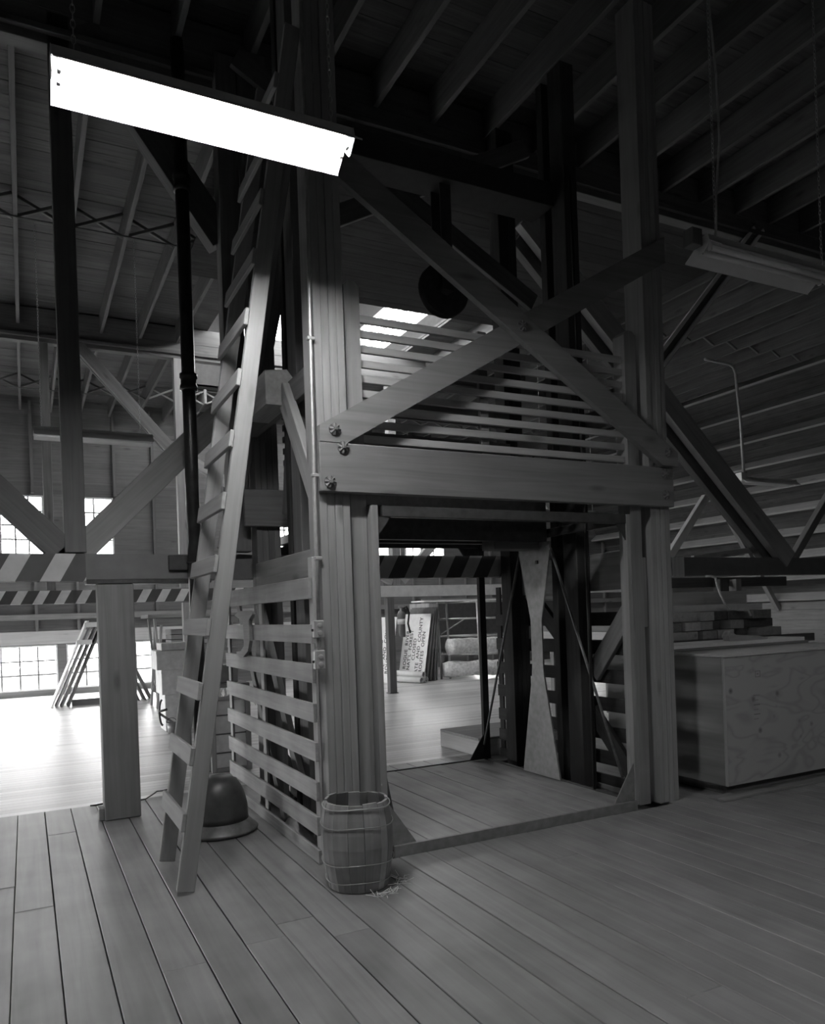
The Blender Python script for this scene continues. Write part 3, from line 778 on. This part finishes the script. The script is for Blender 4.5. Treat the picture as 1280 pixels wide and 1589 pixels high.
def fixture(label, x0, yc, zc, lit, tube_mat='tube', L_=1.24, k=.86, chains=(.08, 1.14), ztop=6.08, hang=True):
    t = thing('fluorescent_fixture', label, 'light fixture', (x0+L_/2, yc, zc), 'hanging fluorescent fixtures')
    x1 = x0+L_
    box('channel', 'fixt', (x0, yc-.055*k, zc+.004), (x1, yc+.055*k, zc+.05*k), t, .003)
    for s in (-1, 1):
        pr = [(.055, .004), (.075, -.010), (.12, -.045), (.17, -.080), (.173, -.086)]
        v = []; f = []
        for (dy, dz) in pr: v += [(x0, s*dy*k, dz*k), (x1, s*dy*k, dz*k), (x0, s*dy*k, (dz+.006)*k), (x1, s*dy*k, (dz+.006)*k)]
        v = [Vector(p)+Vector((0, yc, zc)) for p in v]
        for i in range(len(pr)-1):
            a = i*4; b = a+4; f += [[a, a+1, b+1, b], [a+2, b+2, b+3, a+3], [a, b, b+2, a+2], [a+1, a+3, b+3, b+1]]
        e = (len(pr)-1)*4; f += [[0, 2, 3, 1], [e, e+1, e+3, e+2]]
        mesh('reflector_wing', 'fixt', v, f, None, t)
    box('reflector_top', 'fixt', (x0, yc-.055*k, zc-.002), (x1, yc+.055*k, zc+.003), t, .001)
    for s in (-1, 1):
        tb = tube('lamp_tube', tube_mat if lit else 'tubeoff', [(x0+.035, yc+s*.042*k, zc-.034), (x1-.035, yc+s*.042*k, zc-.034)], .018, t, 14)
        for xx in (x0+.018, x1-.034): box('lamp_holder', 'fixt', (xx, yc+s*.042*k-.012, zc-.055), (xx+.015, yc+s*.042*k+.012, zc-.003), t, .002)
    for xx in (x0-.004, x1): prism('end_plate', 'fixt', [(xx, yc-.055*k, zc+.05*k), (xx, yc-.07*k, zc-.01), (xx, yc-.01, zc-.06), (xx, yc+.01, zc-.06), (xx, yc+.07*k, zc-.01), (xx, yc+.055*k, zc+.05*k)], (.004, 0, 0), t)
    if hang:
        for c in chains: chain(t, x0+c, yc-.04*k, zc+.05*k, ztop)
    return t
f1 = fixture('lit two-tube fluorescent fixture hanging at the top, blazing white', .155, 3.20, 3.67, True)
f0 = fixture('lit two-tube fluorescent fixture hanging behind the viewpoint, same as the blazing one', 4.3, -.9, 3.75, True, 'tube2')
f2 = fixture('unlit fluorescent fixture hanging high beyond the elevator top corner, cord beside its chain', 3.96, 3.46, 3.81, False)
tube('power_cord', 'galv', [(4.04, 3.42, 3.87), (4.05, 3.42, 4.1), (4.10, 3.42, 4.5), (4.09, 3.42, 4.9), (4.04, 3.42, 5.4), (4.04, 3.42, 6.08)], .007, f2, 8)
box('side_ballast', 'dark', (3.86, 3.45, 3.79), (3.95, 3.53, 3.90), f2)
f3 = fixture('unlit fluorescent fixture hanging in front of the far boarded wall', .15, 9.5, 3.70, False, L_=1.28)
f4 = fixture('unlit fluorescent fixture hung from a bent conduit under the roof slope', 12.2, 10.0, 3.84, False, L_=1.6, hang=False)
tube('bent_conduit', 'galv', [(11.4, 10.0, 6.02), (12.05, 10.0, 6.0), (12.15, 10.0, 5.96), (12.2, 10.0, 5.86), (12.3, 10.0, 4.9), (12.34, 10.0, 3.88)], .028, f4, 10)
box('ballast_cover', 'fixt', (12.19, 9.93, 3.79), (12.36, 10.07, 3.95), f4)
f5 = fixture('unlit fluorescent fixture hanging past the elevator hoist, seen under the beam', 7.6, 10.2, 3.1, False, L_=1.24)

# ================================================================== PLYWOOD CABINET
cb = thing('plywood_cabinet', 'large plywood box cabinet on a dark plinth beside the elevator', 'cabinet', (5.5, 4.7, 0))
box('plinth', 'dark', (4.83, 4.17, 0), (6.4, 5.3, .085), cb)
box('front_panel', 'ply', (4.765, 4.09, .086), (6.55, 4.11, 1.075), cb, .002)
box('side_panel', 'plyl', (4.75, 4.111, .086), (4.77, 5.4, 1.075), cb, .002)
box('edge_strip', 'slat', (4.748, 4.089, .086), (4.764, 4.110, 1.075), cb, .002)
box('back_panel', 'plyl', (4.771, 5.38, .086), (6.55, 5.4, 1.075), cb, .002)
box('side_panel', 'plyl', (6.53, 4.112, .086), (6.55, 5.379, 1.075), cb, .002)
box('top_panel', 'pale', (4.74, 4.075, 1.076), (6.56, 5.41, 1.095), cb, .002)
box('floor_strip', 'timber', (4.62, 4.02, 0.0), (6.4, 4.16, .018), cb, .002)
# faint stencilled stamps
for (xx, zz, ww, hh) in ((5.10, .90, .055, .006), (5.10, .945, .055, .006), (5.097, .90, .006, .05), (5.15, .90, .006, .05), (5.115, .92, .02, .012)):
    box('stamp', 'timber', (xx, 4.0885, zz), (xx+ww, 4.0899, zz+hh), cb, .0002)
for k in range(6): box('stamp', 'timber', (5.07, 4.0885, .57+k*.037), (5.07+(.07 if k % 2 else .05), 4.0899, .578+k*.037), cb, .0002)
top = thing('white_board', 'long white board lying on the plywood cabinet', 'board', (5.5, 4.9, 1.096))
box('board_core', 'white', (4.78, 4.66, 1.097), (6.5, 5.0, 1.15), top, .003)
box('board_edge', 'timber', (4.78, 4.62, 1.097), (6.5, 4.659, 1.118), top, .003)
sc_ = prism('wood_scrap', 'slat', [(5.55, 4.70, 1.152), (5.98, 4.66, 1.152), (6.0, 4.66, 1.165), (5.85, 4.66, 1.19), (5.62, 4.69, 1.205), (5.56, 4.70, 1.24), (5.53, 4.70, 1.2)], (0, .07, 0))
tag(sc_, 'curved scrap of wood lying on the white board', 'wood scrap')

# ================================================================== LUMBER STACK
lr = thing('lumber_trestle', 'low trestle carrying the stacked plank ends behind the cabinet', 'trestle', (7.2, 6.4, 0))
for xx in (6.35, 7.3, 8.25):
    box('leg', 'timber', (xx-.05, 5.98, 0), (xx+.05, 6.06, 1.0), lr); box('leg', 'timber', (xx-.05, 8.2, 0), (xx+.05, 8.28, 1.0), lr)
box('crossbar', 'dark', (6.1, 5.96, 1.0), (8.5, 6.08, 1.09), lr); box('crossbar', 'dark', (6.1, 8.18, 1.0), (8.5, 8.30, 1.09), lr)
rows = [[(6.20, 6.62, 'pale'), (6.64, 6.86, 'gate'), (6.9, 7.16, 'pale'), (7.2, 7.52, 'dark'), (7.54, 7.97, 'slat')],
        [(6.20, 6.36, 'timber'), (6.38, 6.62, 'pale'), (6.63, 6.85, 'slat'), (6.86, 7.08, 'dark'), (7.10, 7.32, 'slat'), (7.34, 7.97, 'dark')],
        [(6.20, 6.60, 'pale'), (6.61, 6.84, 'pale'), (6.85, 7.20, 'dark'), (7.21, 7.48, 'dark'), (7.49, 7.80, 'timber'), (7.81, 7.95, 'dark')]]
word = ('lowest', 'middle', 'top')
nth = ('first', 'second', 'third', 'fourth', 'fifth', 'sixth')
for r_, row in enumerate(rows):
    for j, (a, b, m) in enumerate(row):
        yo = 6.0+(.12 if m == 'dark' else R.uniform(-.02, .03))
        z0 = 1.092+.103*r_
        o = box('lumber_plank', m, (a+.004, yo, z0), (b-.004, 8.4, z0+.098), None, .005)
        tag(o, '%s plank end from the elevator post in the %s layer of the lumber stack' % (nth[j], word[r_]), 'plank', 'planks stacked behind the cabinet')
lp = box('knotty_board', 'pale', (6.55, 6.42, 1.42), (7.9, 6.46, 1.63), None, .003); tag(lp, 'pale knotty board standing on edge on the lumber stack under the chord', 'board')
lg = box('long_batten', 'white', (6.3, 6.22, 1.40), (7.92, 6.30, 1.475), None, .003); tag(lg, 'long white batten lying on top of the lumber stack', 'batten')
st_ = thing('storage_rack', 'dark timber rack post frame rising beside the lumber stack', 'rack', (8.1, 7.0, 0))
box('post', 'dark', (8.12, 7.0, 0), (8.28, 7.12, 1.8), st_); box('post', 'slat', (8.42, 7.0, 0), (8.52, 7.12, 1.8), st_)
box('rail', 'dark', (7.0, 7.13, 1.70), (9.6, 7.2, 1.83), st_); box('rail', 'slat', (7.0, 7.13, 1.62), (7.42, 7.19, 1.699), st_); box('shelf', 'dark', (8.53, 7.0, .9), (9.8, 7.3, .95), st_)
rp = tube('white_rope', 'rope', [(6.93, 6.17, 1.80), (7.0, 6.16, 1.80), (7.06, 6.15, 1.78), (7.07, 6.14, 1.70), (7.10, 6.13, 1.60), (7.16, 6.12, 1.48), (7.23, 6.11, 1.42), (7.30, 6.05, 1.405), (7.38, 5.985, 1.40), (7.40, 5.97, 1.33)], .013)
tag(rp, 'white rope dangling from the chord onto the lumber stack', 'rope')
tag(bar('loose_board', 'slat', (7.0, 6.42, 2.02), (8.02, 6.42, 2.13), .05, .07), 'pale board lying aslant on top of the chord near the big diagonal', 'board')

# ================================================================== THINGS ON THE FAR FLOOR, CENTRE
lb = thing('low_platform', 'low wooden box platform on the floor behind the elevator', 'platform', (4.75, 6.95, 0))
box('platform_top', 'slat', (4.10, 6.62, .165), (5.4, 7.43, .19), lb)
box('side_board', 'pale', (4.10, 6.62, 0), (4.13, 7.43, .164), lb); box('side_board', 'pale', (5.37, 6.62, 0), (5.4, 7.43, .164), lb)
box('end_board', 'pale', (4.131, 7.40, 0), (5.369, 7.43, .164), lb); box('end_board', 'pale', (4.131, 6.62, 0), (5.369, 6.65, .164), lb)
# road signs leaning on edge
ed = Vector((.335, -.942, 0)); bk = Vector((.942, .335, 0))
def sign(label, b0, wdt, hgt, lean, mat, texts, name='road_sign'):
    """panel on its end: bottom edge from b0 along ed, leaning back along bk"""
    t = thing(name, label, 'sign', tuple(b0), 'road signs leaning in a row')
    upv = (Vector((0, 0, 1))*math.sqrt(max(.01, hgt*hgt-lean*lean)) + bk*lean).normalized()
    nrm = upv.cross(ed).normalized()
    if nrm.dot(bk) > 0: nrm = -nrm
    # local axes: X up the panel (reading direction), Y across, Z towards viewer
    Y_ = nrm.cross(upv)
    m = Matrix((upv, Y_, nrm)).transposed().to_4x4(); c = Vector(b0)+ed*wdt/2+upv*hgt/2
    m.translation = c
    reg(bpy.data.objects.new('panel', cbox(hgt, wdt, .022, .002, mat)), m, t)
    for (tx, sx, sy, size) in texts:
        cu = bpy.data.curves.new('lettering', 'FONT'); cu.body = tx; cu.size = size; cu.align_x = 'LEFT'; cu.extrude = .001; cu.offset = .0015; cu.space_character = 1.08
        cu.materials.append(MT['ink'])
        tmp = bpy.data.objects.new('lettering', cu); me = bpy.data.meshes.new_from_object(tmp); bpy.data.objects.remove(tmp)
        ml = m @ T((sx-hgt/2, sy, .0125)); line = reg(bpy.data.objects.new('lettering', None), ml, t)
        par = list(range(len(me.vertices)))
        def root(i):
            while par[i] != i: par[i] = par[par[i]]; i = par[i]
            return i
        for e in me.edges: par[root(e.vertices[0])] = root(e.vertices[1])
        isl = {}
        for p in me.polygons: isl.setdefault(root(p.vertices[0]), []).append(p)
        for ps in isl.values():                                     # one object for each painted character
            ids = sorted({i for p in ps for i in p.vertices}); mp_ = {i: n for n, i in enumerate(ids)}
            lm = bpy.data.meshes.new('letter'); lm.from_pydata([me.vertices[i].co[:] for i in ids], [], [[mp_[i] for i in p.vertices] for p in ps]); lm.materials.append(MT['ink'])
            reg(bpy.data.objects.new('letter', lm), ml, line)
    return t
TX = [('ROGUE  RIVER', .26, .205, .125), ("NAT'L  FOREST", .24, .085, .125), ('CLOSED', .46, -.04, .125), ('STATE  AND  COUNTY', .04, -.165, .125), ('ROUTES  OPEN', .19, -.285, .125)]
b0 = Vector((7.37, 15.20, 0))
sign('pale road sign set on its end reading ROGUE RIVER NATIONAL FOREST CLOSED', b0, .77, 1.50, .32, 'white', TX)
for k, (dx, h, m) in enumerate(((.09, 1.56, 'dark'), (.19, 1.60, 'dark'), (.29, 1.62, 'dark'))):
    sign(('unlettered dark sign board directly behind the lettered road sign', 'second dark sign board in the row behind the road sign', 'third dark sign board in the row, nearest the pipe rack')[k], b0+bk*dx+ed*.02*k, .80, h, .32-.06*k, m, [], 'sign_board')
sign('tall pale blank panel at the back of the leaning sign row', b0+bk*.46-ed*.1, .86, 1.70, .1, 'slat', [], 'blank_panel')
sign('second road sign half hidden behind the slim post', Vector((6.72, 15.55, 0)), .77, 1.45, .3, 'white', TX)
# pipes on the floor in front of the signs
for k, (dx, zz) in enumerate(((-.26, .066), (-.11, .066), (-.185, .178))):
    st0 = b0+ed*.95+bk*dx; ax = -ed; sd = ax.cross(Vector((0, 0, 1)))
    mm = Matrix((Vector((0, 0, 1)), Vector((0, 0, 1)).cross(-ax)*-1, ax)).transposed().to_4x4(); mm.translation = (st0.x, st0.y, zz)
    o = lathe('plastic_pipe', 'white', [(.054, 0), (.064, 0), (.064, 2.0), (.054, 2.0), (.054, 0)], mm, None, 20, caps=False)
    tag(o, ('white pipe on the floor, lower one nearer the slim post, below the road sign', 'white pipe on the floor, lower one nearer the pipe rack, below the road sign', 'white pipe resting on top of two others below the road sign')[k], 'pipe', 'white pipes below the road sign')
ex = thing('fire_extinguisher', 'fire extinguisher with a black hose hung on the slim post', 'extinguisher', (6.28, 12.78, .9))
lathe('cylinder', 'ext', [(.001, 0), (.07, 0), (.075, .02), (.075, .42), (.05, .48), (.025, .50), (.025, .55), (.001, .55)], T((6.29, 12.76, 1.05)), ex, 20)
lathe('label_band', 'white', [(.0755, .24), (.077, .24), (.077, .34), (.0755, .34)], T((6.29, 12.76, 1.05)), ex, 20)
box('lever', 'galv', (6.24, 12.74, 1.60), (6.34, 12.78, 1.64), ex)
tube('hose', 'black', [(6.31, 12.72, 1.58), (6.38, 12.70, 1.62), (6.43, 12.70, 1.5), (6.40, 12.70, 1.3), (6.44, 12.70, 1.12)], .018, ex, 8)
# pipe rack
rk = thing('pipe_rack', 'open rack of pale pipes with rolled canvas on its shelves', 'rack', (8.7, 14.3, 0))
for (xx, yy) in ((8.22, 14.75), (8.42, 14.7), (8.78, 14.0), (9.9, 14.6), (9.6, 13.9)): tube('upright', 'galv', [(xx, yy, 0), (xx-.04, yy, 1.72)], .025, rk, 8)
for zz in (.55, .95, 1.33, 1.70):
    tube('rail', 'galv', [(8.2, 14.75, zz), (9.9, 14.6, zz)], .022, rk, 8); tube('rail', 'galv', [(8.76, 14.0, zz), (9.6, 13.9, zz)], .022, rk, 8); tube('rail', 'galv', [(8.4, 14.7, zz), (8.77, 14.0, zz)], .02, rk, 8)
tube('brace', 'galv', [(8.25, 14.75, 1.0), (8.9, 14.7, 1.35)], .012, rk, 8)
box('shelf_board', 'white', (7.6, 14.3, 1.72), (9.8, 14.9, 1.75), rk)
def roll(label, p0, p1, r, lump, seed):
    rr = random.Random(seed); p0, p1 = Vector(p0), Vector(p1); v = []; f = []; n = 14; K = 14
    t = (p1-p0).normalized(); u = t.cross(Vector((0, 0, 1))).normalized(); w_ = u.cross(t)
    for i in range(K):
        for j in range(n):
            a = 2*math.pi*j/n; q = r*(1+rr.uniform(-lump, lump)); v.append(p0.lerp(p1, i/(K-1))+u*q*math.cos(a)+w_*q*math.sin(a))
    for i in range(K-1):
        for j in range(n): f.append([i*n+j, i*n+(j+1) % n, (i+1)*n+(j+1) % n, (i+1)*n+j])
    f += [list(range(n-1, -1, -1)), list(range((K-1)*n, K*n))]
    tag(mesh('canvas_roll', 'canvas', v, f, None, None, True), label, 'canvas roll', 'canvas rolls on the pipe rack')
roll('fat pale canvas roll on the middle rail of the pipe rack', (8.28, 14.5, .72), (9.8, 14.35, .72), .18, .06, 3)
roll('lumpy frayed canvas roll on the floor under the pipe rack', (8.2, 14.6, .22), (9.8, 14.2, .22), .17, .14, 4)
tag(box('dark_tarp', 'curtain', (8.7, 16.4, .5), (13.5, 16.44, 1.7), None), 'dark tarp hanging behind the pipe rack', 'tarp')
tp = thing('tarp_frame', 'timber frame carrying the dark tarp behind the pipe rack', 'frame', (11, 16.5, 0))
for xx in (8.75, 11.0, 13.4): box('post', 'timber', (xx-.04, 16.445, 0), (xx+.04, 16.53, 1.75), tp)
box('rail', 'timber', (8.7, 16.445, 1.751), (13.5, 16.53, 1.82), tp)

# ================================================================== FAR LEFT: LEANING BOARDS, CRATES, SASHES
af = thing('leaning_board_rack', 'A-shaped rack with boards leaning on both sides before the low windows', 'rack', (1.25, 15.4, 0))
def lean_panel(name, mat, xb, xt, y0, y1, zt, th, parent):
    return prism(name, mat, [(xb, y0, 0), (xb+th*1.2, y0, 0), (xt+th*1.2, y0, zt), (xt, y0, zt)], (0, y1-y0, 0), parent)
for k, (xb, xt, m) in enumerate(((.36, 1.02, 'white'), (.44, 1.09, 'slat'), (.53, 1.16, 'timber'), (.64, 1.22, 'dark'))):
    lean_panel('leaning_board', m, xb, xt, 15.2, 15.75, 1.56-.06*k, .03, af)
for k, (xb, xt) in enumerate(((2.12, 1.44), (2.00, 1.36), (1.88, 1.30))): lean_panel('leaning_board', 'dark', xb, xt, 15.3, 15.8, 1.5, .03, af)
for (zz, xx) in ((1.44, .97), (1.12, .83)): box('cross_piece', 'white', (xx, 15.16, zz), (xx+.26, 15.195, zz+.09), af)
box('base_rail', 'dark', (.72, 15.3, 0), (1.78, 15.37, .11), af); box('ridge_bar', 'timber', (1.22, 15.25, 1.42), (1.30, 15.85, 1.52), af)
ct = [('white_crate', (1.66, 10.7, 0), (2.25, 11.2, .50), 'bottom pale crate of the stack behind the ladder'),
      ('white_crate', (1.62, 10.68, .502), (2.22, 11.2, .84), 'middle pale crate of the stack behind the ladder'),
      ('white_crate', (1.56, 10.66, .842), (2.2, 11.2, 1.10), 'upper pale crate of the stack behind the ladder'),
      ('white_crate', (1.64, 10.72, 1.102), (2.2, 11.15, 1.20), 'thin pale crate on top of the stack behind the ladder')]
for nm, lo, hi, lab in ct:
    t = thing('pale_crate', lab, 'crate', ((lo[0]+hi[0])/2, (lo[1]+hi[1])/2, lo[2]), 'pale crates in one stack')
    e = .018
    box('side_board', 'carton', lo, (hi[0], lo[1]+e, hi[2]), t); box('side_board', 'carton', (lo[0], hi[1]-e, lo[2]), hi, t)
    box('end_board', 'carton', (lo[0], lo[1]+e, lo[2]), (lo[0]+e, hi[1]-e, hi[2]), t); box('end_board', 'carton', (hi[0]-e, lo[1]+e, lo[2]), (hi[0], hi[1]-e, hi[2]), t)
    box('lid', 'carton', (lo[0]+e, lo[1]+e, hi[2]-.02), (hi[0]-e, hi[1]-e, hi[2]-.002), t); box('batten', 'carton', (lo[0]-.004, lo[1]-.01, hi[2]-.05), (hi[0]+.004, lo[1]-.001, hi[2]-.01), t)
tr = thing('work_trestle', 'trestle table with crossed legs behind the pale crates', 'table', (2.4, 13.9, 0))
for yy in (13.6, 14.3):
    for (xa, xb) in ((1.98, 2.10), (2.10, 1.98)): bar('leg', 'slat', (xa, yy, 0), (xb, yy+.01, 1.55), .04, .05, tr)
    for (xa, xb) in ((3.2, 3.32), (3.32, 3.2)): bar('leg', 'slat', (xa, yy, 0), (xb, yy+.01, 1.55), .04, .05, tr)
box('table_top', 'timber', (1.86, 13.5, 1.56), (3.5, 14.4, 1.62), tr); box('apron', 'timber', (2.0, 13.52, 1.44), (3.4, 13.56, 1.555), tr); bar('stretcher', 'timber', (1.9, 13.55, .36), (2.6, 13.45, .10), .05, .10, tr)
for k in range(4):
    o = box('stacked_panel', 'timber', (2.25, 13.6, 1.0+.09*k), (3.2, 14.2, 1.08+.09*k), None); tag(o, '%s dark panel in the pile under the trestle table' % ('lowest', 'second lowest', 'second highest', 'highest')[k], 'panel', 'panels under the trestle table')
box('lower_shelf', 'timber', (2.0, 13.57, .95), (3.4, 14.28, .995), tr)
# pick and chain gear on the crate side
pk = thing('pickaxe', 'pickaxe with a curved head resting against the pale crates', 'pickaxe', (1.6, 10.6, 0))
pts = [(1.60+.10*math.cos(a)*.4, 10.56, .28+.17*math.sin(a)) for a in [math.radians(90+180*q/12) for q in range(13)]]
tube('pick_head', 'dsteel', pts, .014, pk, 8); bar('handle', 'slat', (1.55, 10.57, .28), (1.85, 10.6, .04), .03, .03, pk)
tube('handle_grip', 'iron', [(1.56, 10.55, .30), (1.66, 10.55, .32)], .016, pk, 8)
pu = thing('small_pail', 'small dented pail on the floor by the pickaxe', 'pail', (1.72, 10.5, 0))
lathe('pail_body', 'galv', [(.05, 0), (.065, .15), (.062, .15), (.047, .005), (.001, .005)], T((1.70, 10.48, .0)), pu, 18)
tube('bail', 'dsteel', [(1.70+.065*math.cos(math.radians(q*18)), 10.48, .15+.06*math.sin(math.radians(q*18))) for q in range(11)], .004, pu, 6)
# framed sashes standing behind the gate
for k, (dy, lab) in enumerate(((0, 'front pale gridded sash standing on end behind the gate'), (.09, 'middle gridded sash standing on end behind the gate'), (.18, 'rear gridded sash standing on end behind the gate'))):
    t = thing('window_sash', lab, 'window sash', (1.75, 7.5+dy, 0), 'sashes behind the gate')
    x0, x1, y0, h = 1.58-.035*k, 1.98, 7.5+dy, .74-.01*k
    box('backing', 'carton', (x0+.03, y0+.012, .03), (x1-.03, y0+.02, h-.03), t)
    for (a, b, c, d) in ((x0, x0+.05, 0, h), (x1-.05, x1, 0, h), (x0+.05, x1-.05, 0, .04), (x0+.05, x1-.05, h-.04, h)): box('sash_frame', 'slat', (a, y0-.01, c), (b, y0+.03, d), t)
    for q in range(1, 4): box('muntin', 'dark', (x0+.05, y0, h*q/4-.006), (x1-.05, y0+.011, h*q/4+.006), t, .001)
wmg = thing('wire_basket', 'expanded metal basket shelf behind the upright sashes', 'basket', (1.72, 7.9, 0))
box('basket_shelf', 'timber', (1.50, 7.76, .80), (2.05, 8.3, .84), wmg); 
for k in range(10):
    bar('mesh_wire', 'galv', (1.50+.055*k, 7.755, .60), (1.50+.055*k+.11, 7.755, .80), .006, .006, wmg, c=.001); bar('mesh_wire', 'galv', (1.61+.055*k, 7.752, .60), (1.50+.055*k, 7.752, .80), .006, .006, wmg, c=.001)
for (xx, yy) in ((1.52, 7.78), (2.02, 7.78), (1.52, 8.27), (2.02, 8.27)): box('leg', 'dark', (xx-.02, yy-.02, 0), (xx+.02, yy+.02, .80), wmg)
for k, (xx, yy, z0) in enumerate(((1.56, 8.0, .842), (1.8, 8.05, .842))):
    o = box('small_carton', 'carton', (xx, yy-.1, z0), (xx+.18, yy+.1, z0+.26-.08*k), None); tag(o, ('taller small carton on the basket shelf behind the ladder', 'shorter small carton on the basket shelf behind the gate')[k], 'carton')
# wires on the floor by the column
for k, (pts, lab) in enumerate((([(.43, 6.76, .008), (.47, 6.74, .01), (.52, 6.76, .01), (.55, 6.76, .008)], 'short black cord end lying left of the timber column'),
                              ([(.78, 6.72, .006), (.86, 6.74, .006), (.93, 6.86, .008), (.98, 6.92, .02), (1.02, 6.95, .012), (1.07, 6.97, .012)], 'black cord end with a plug between the column and the ladder'))):
    o = tube('power_cord', 'black', pts, .007 if k == 0 else .006, None, 8); tag(o, lab, 'cord')
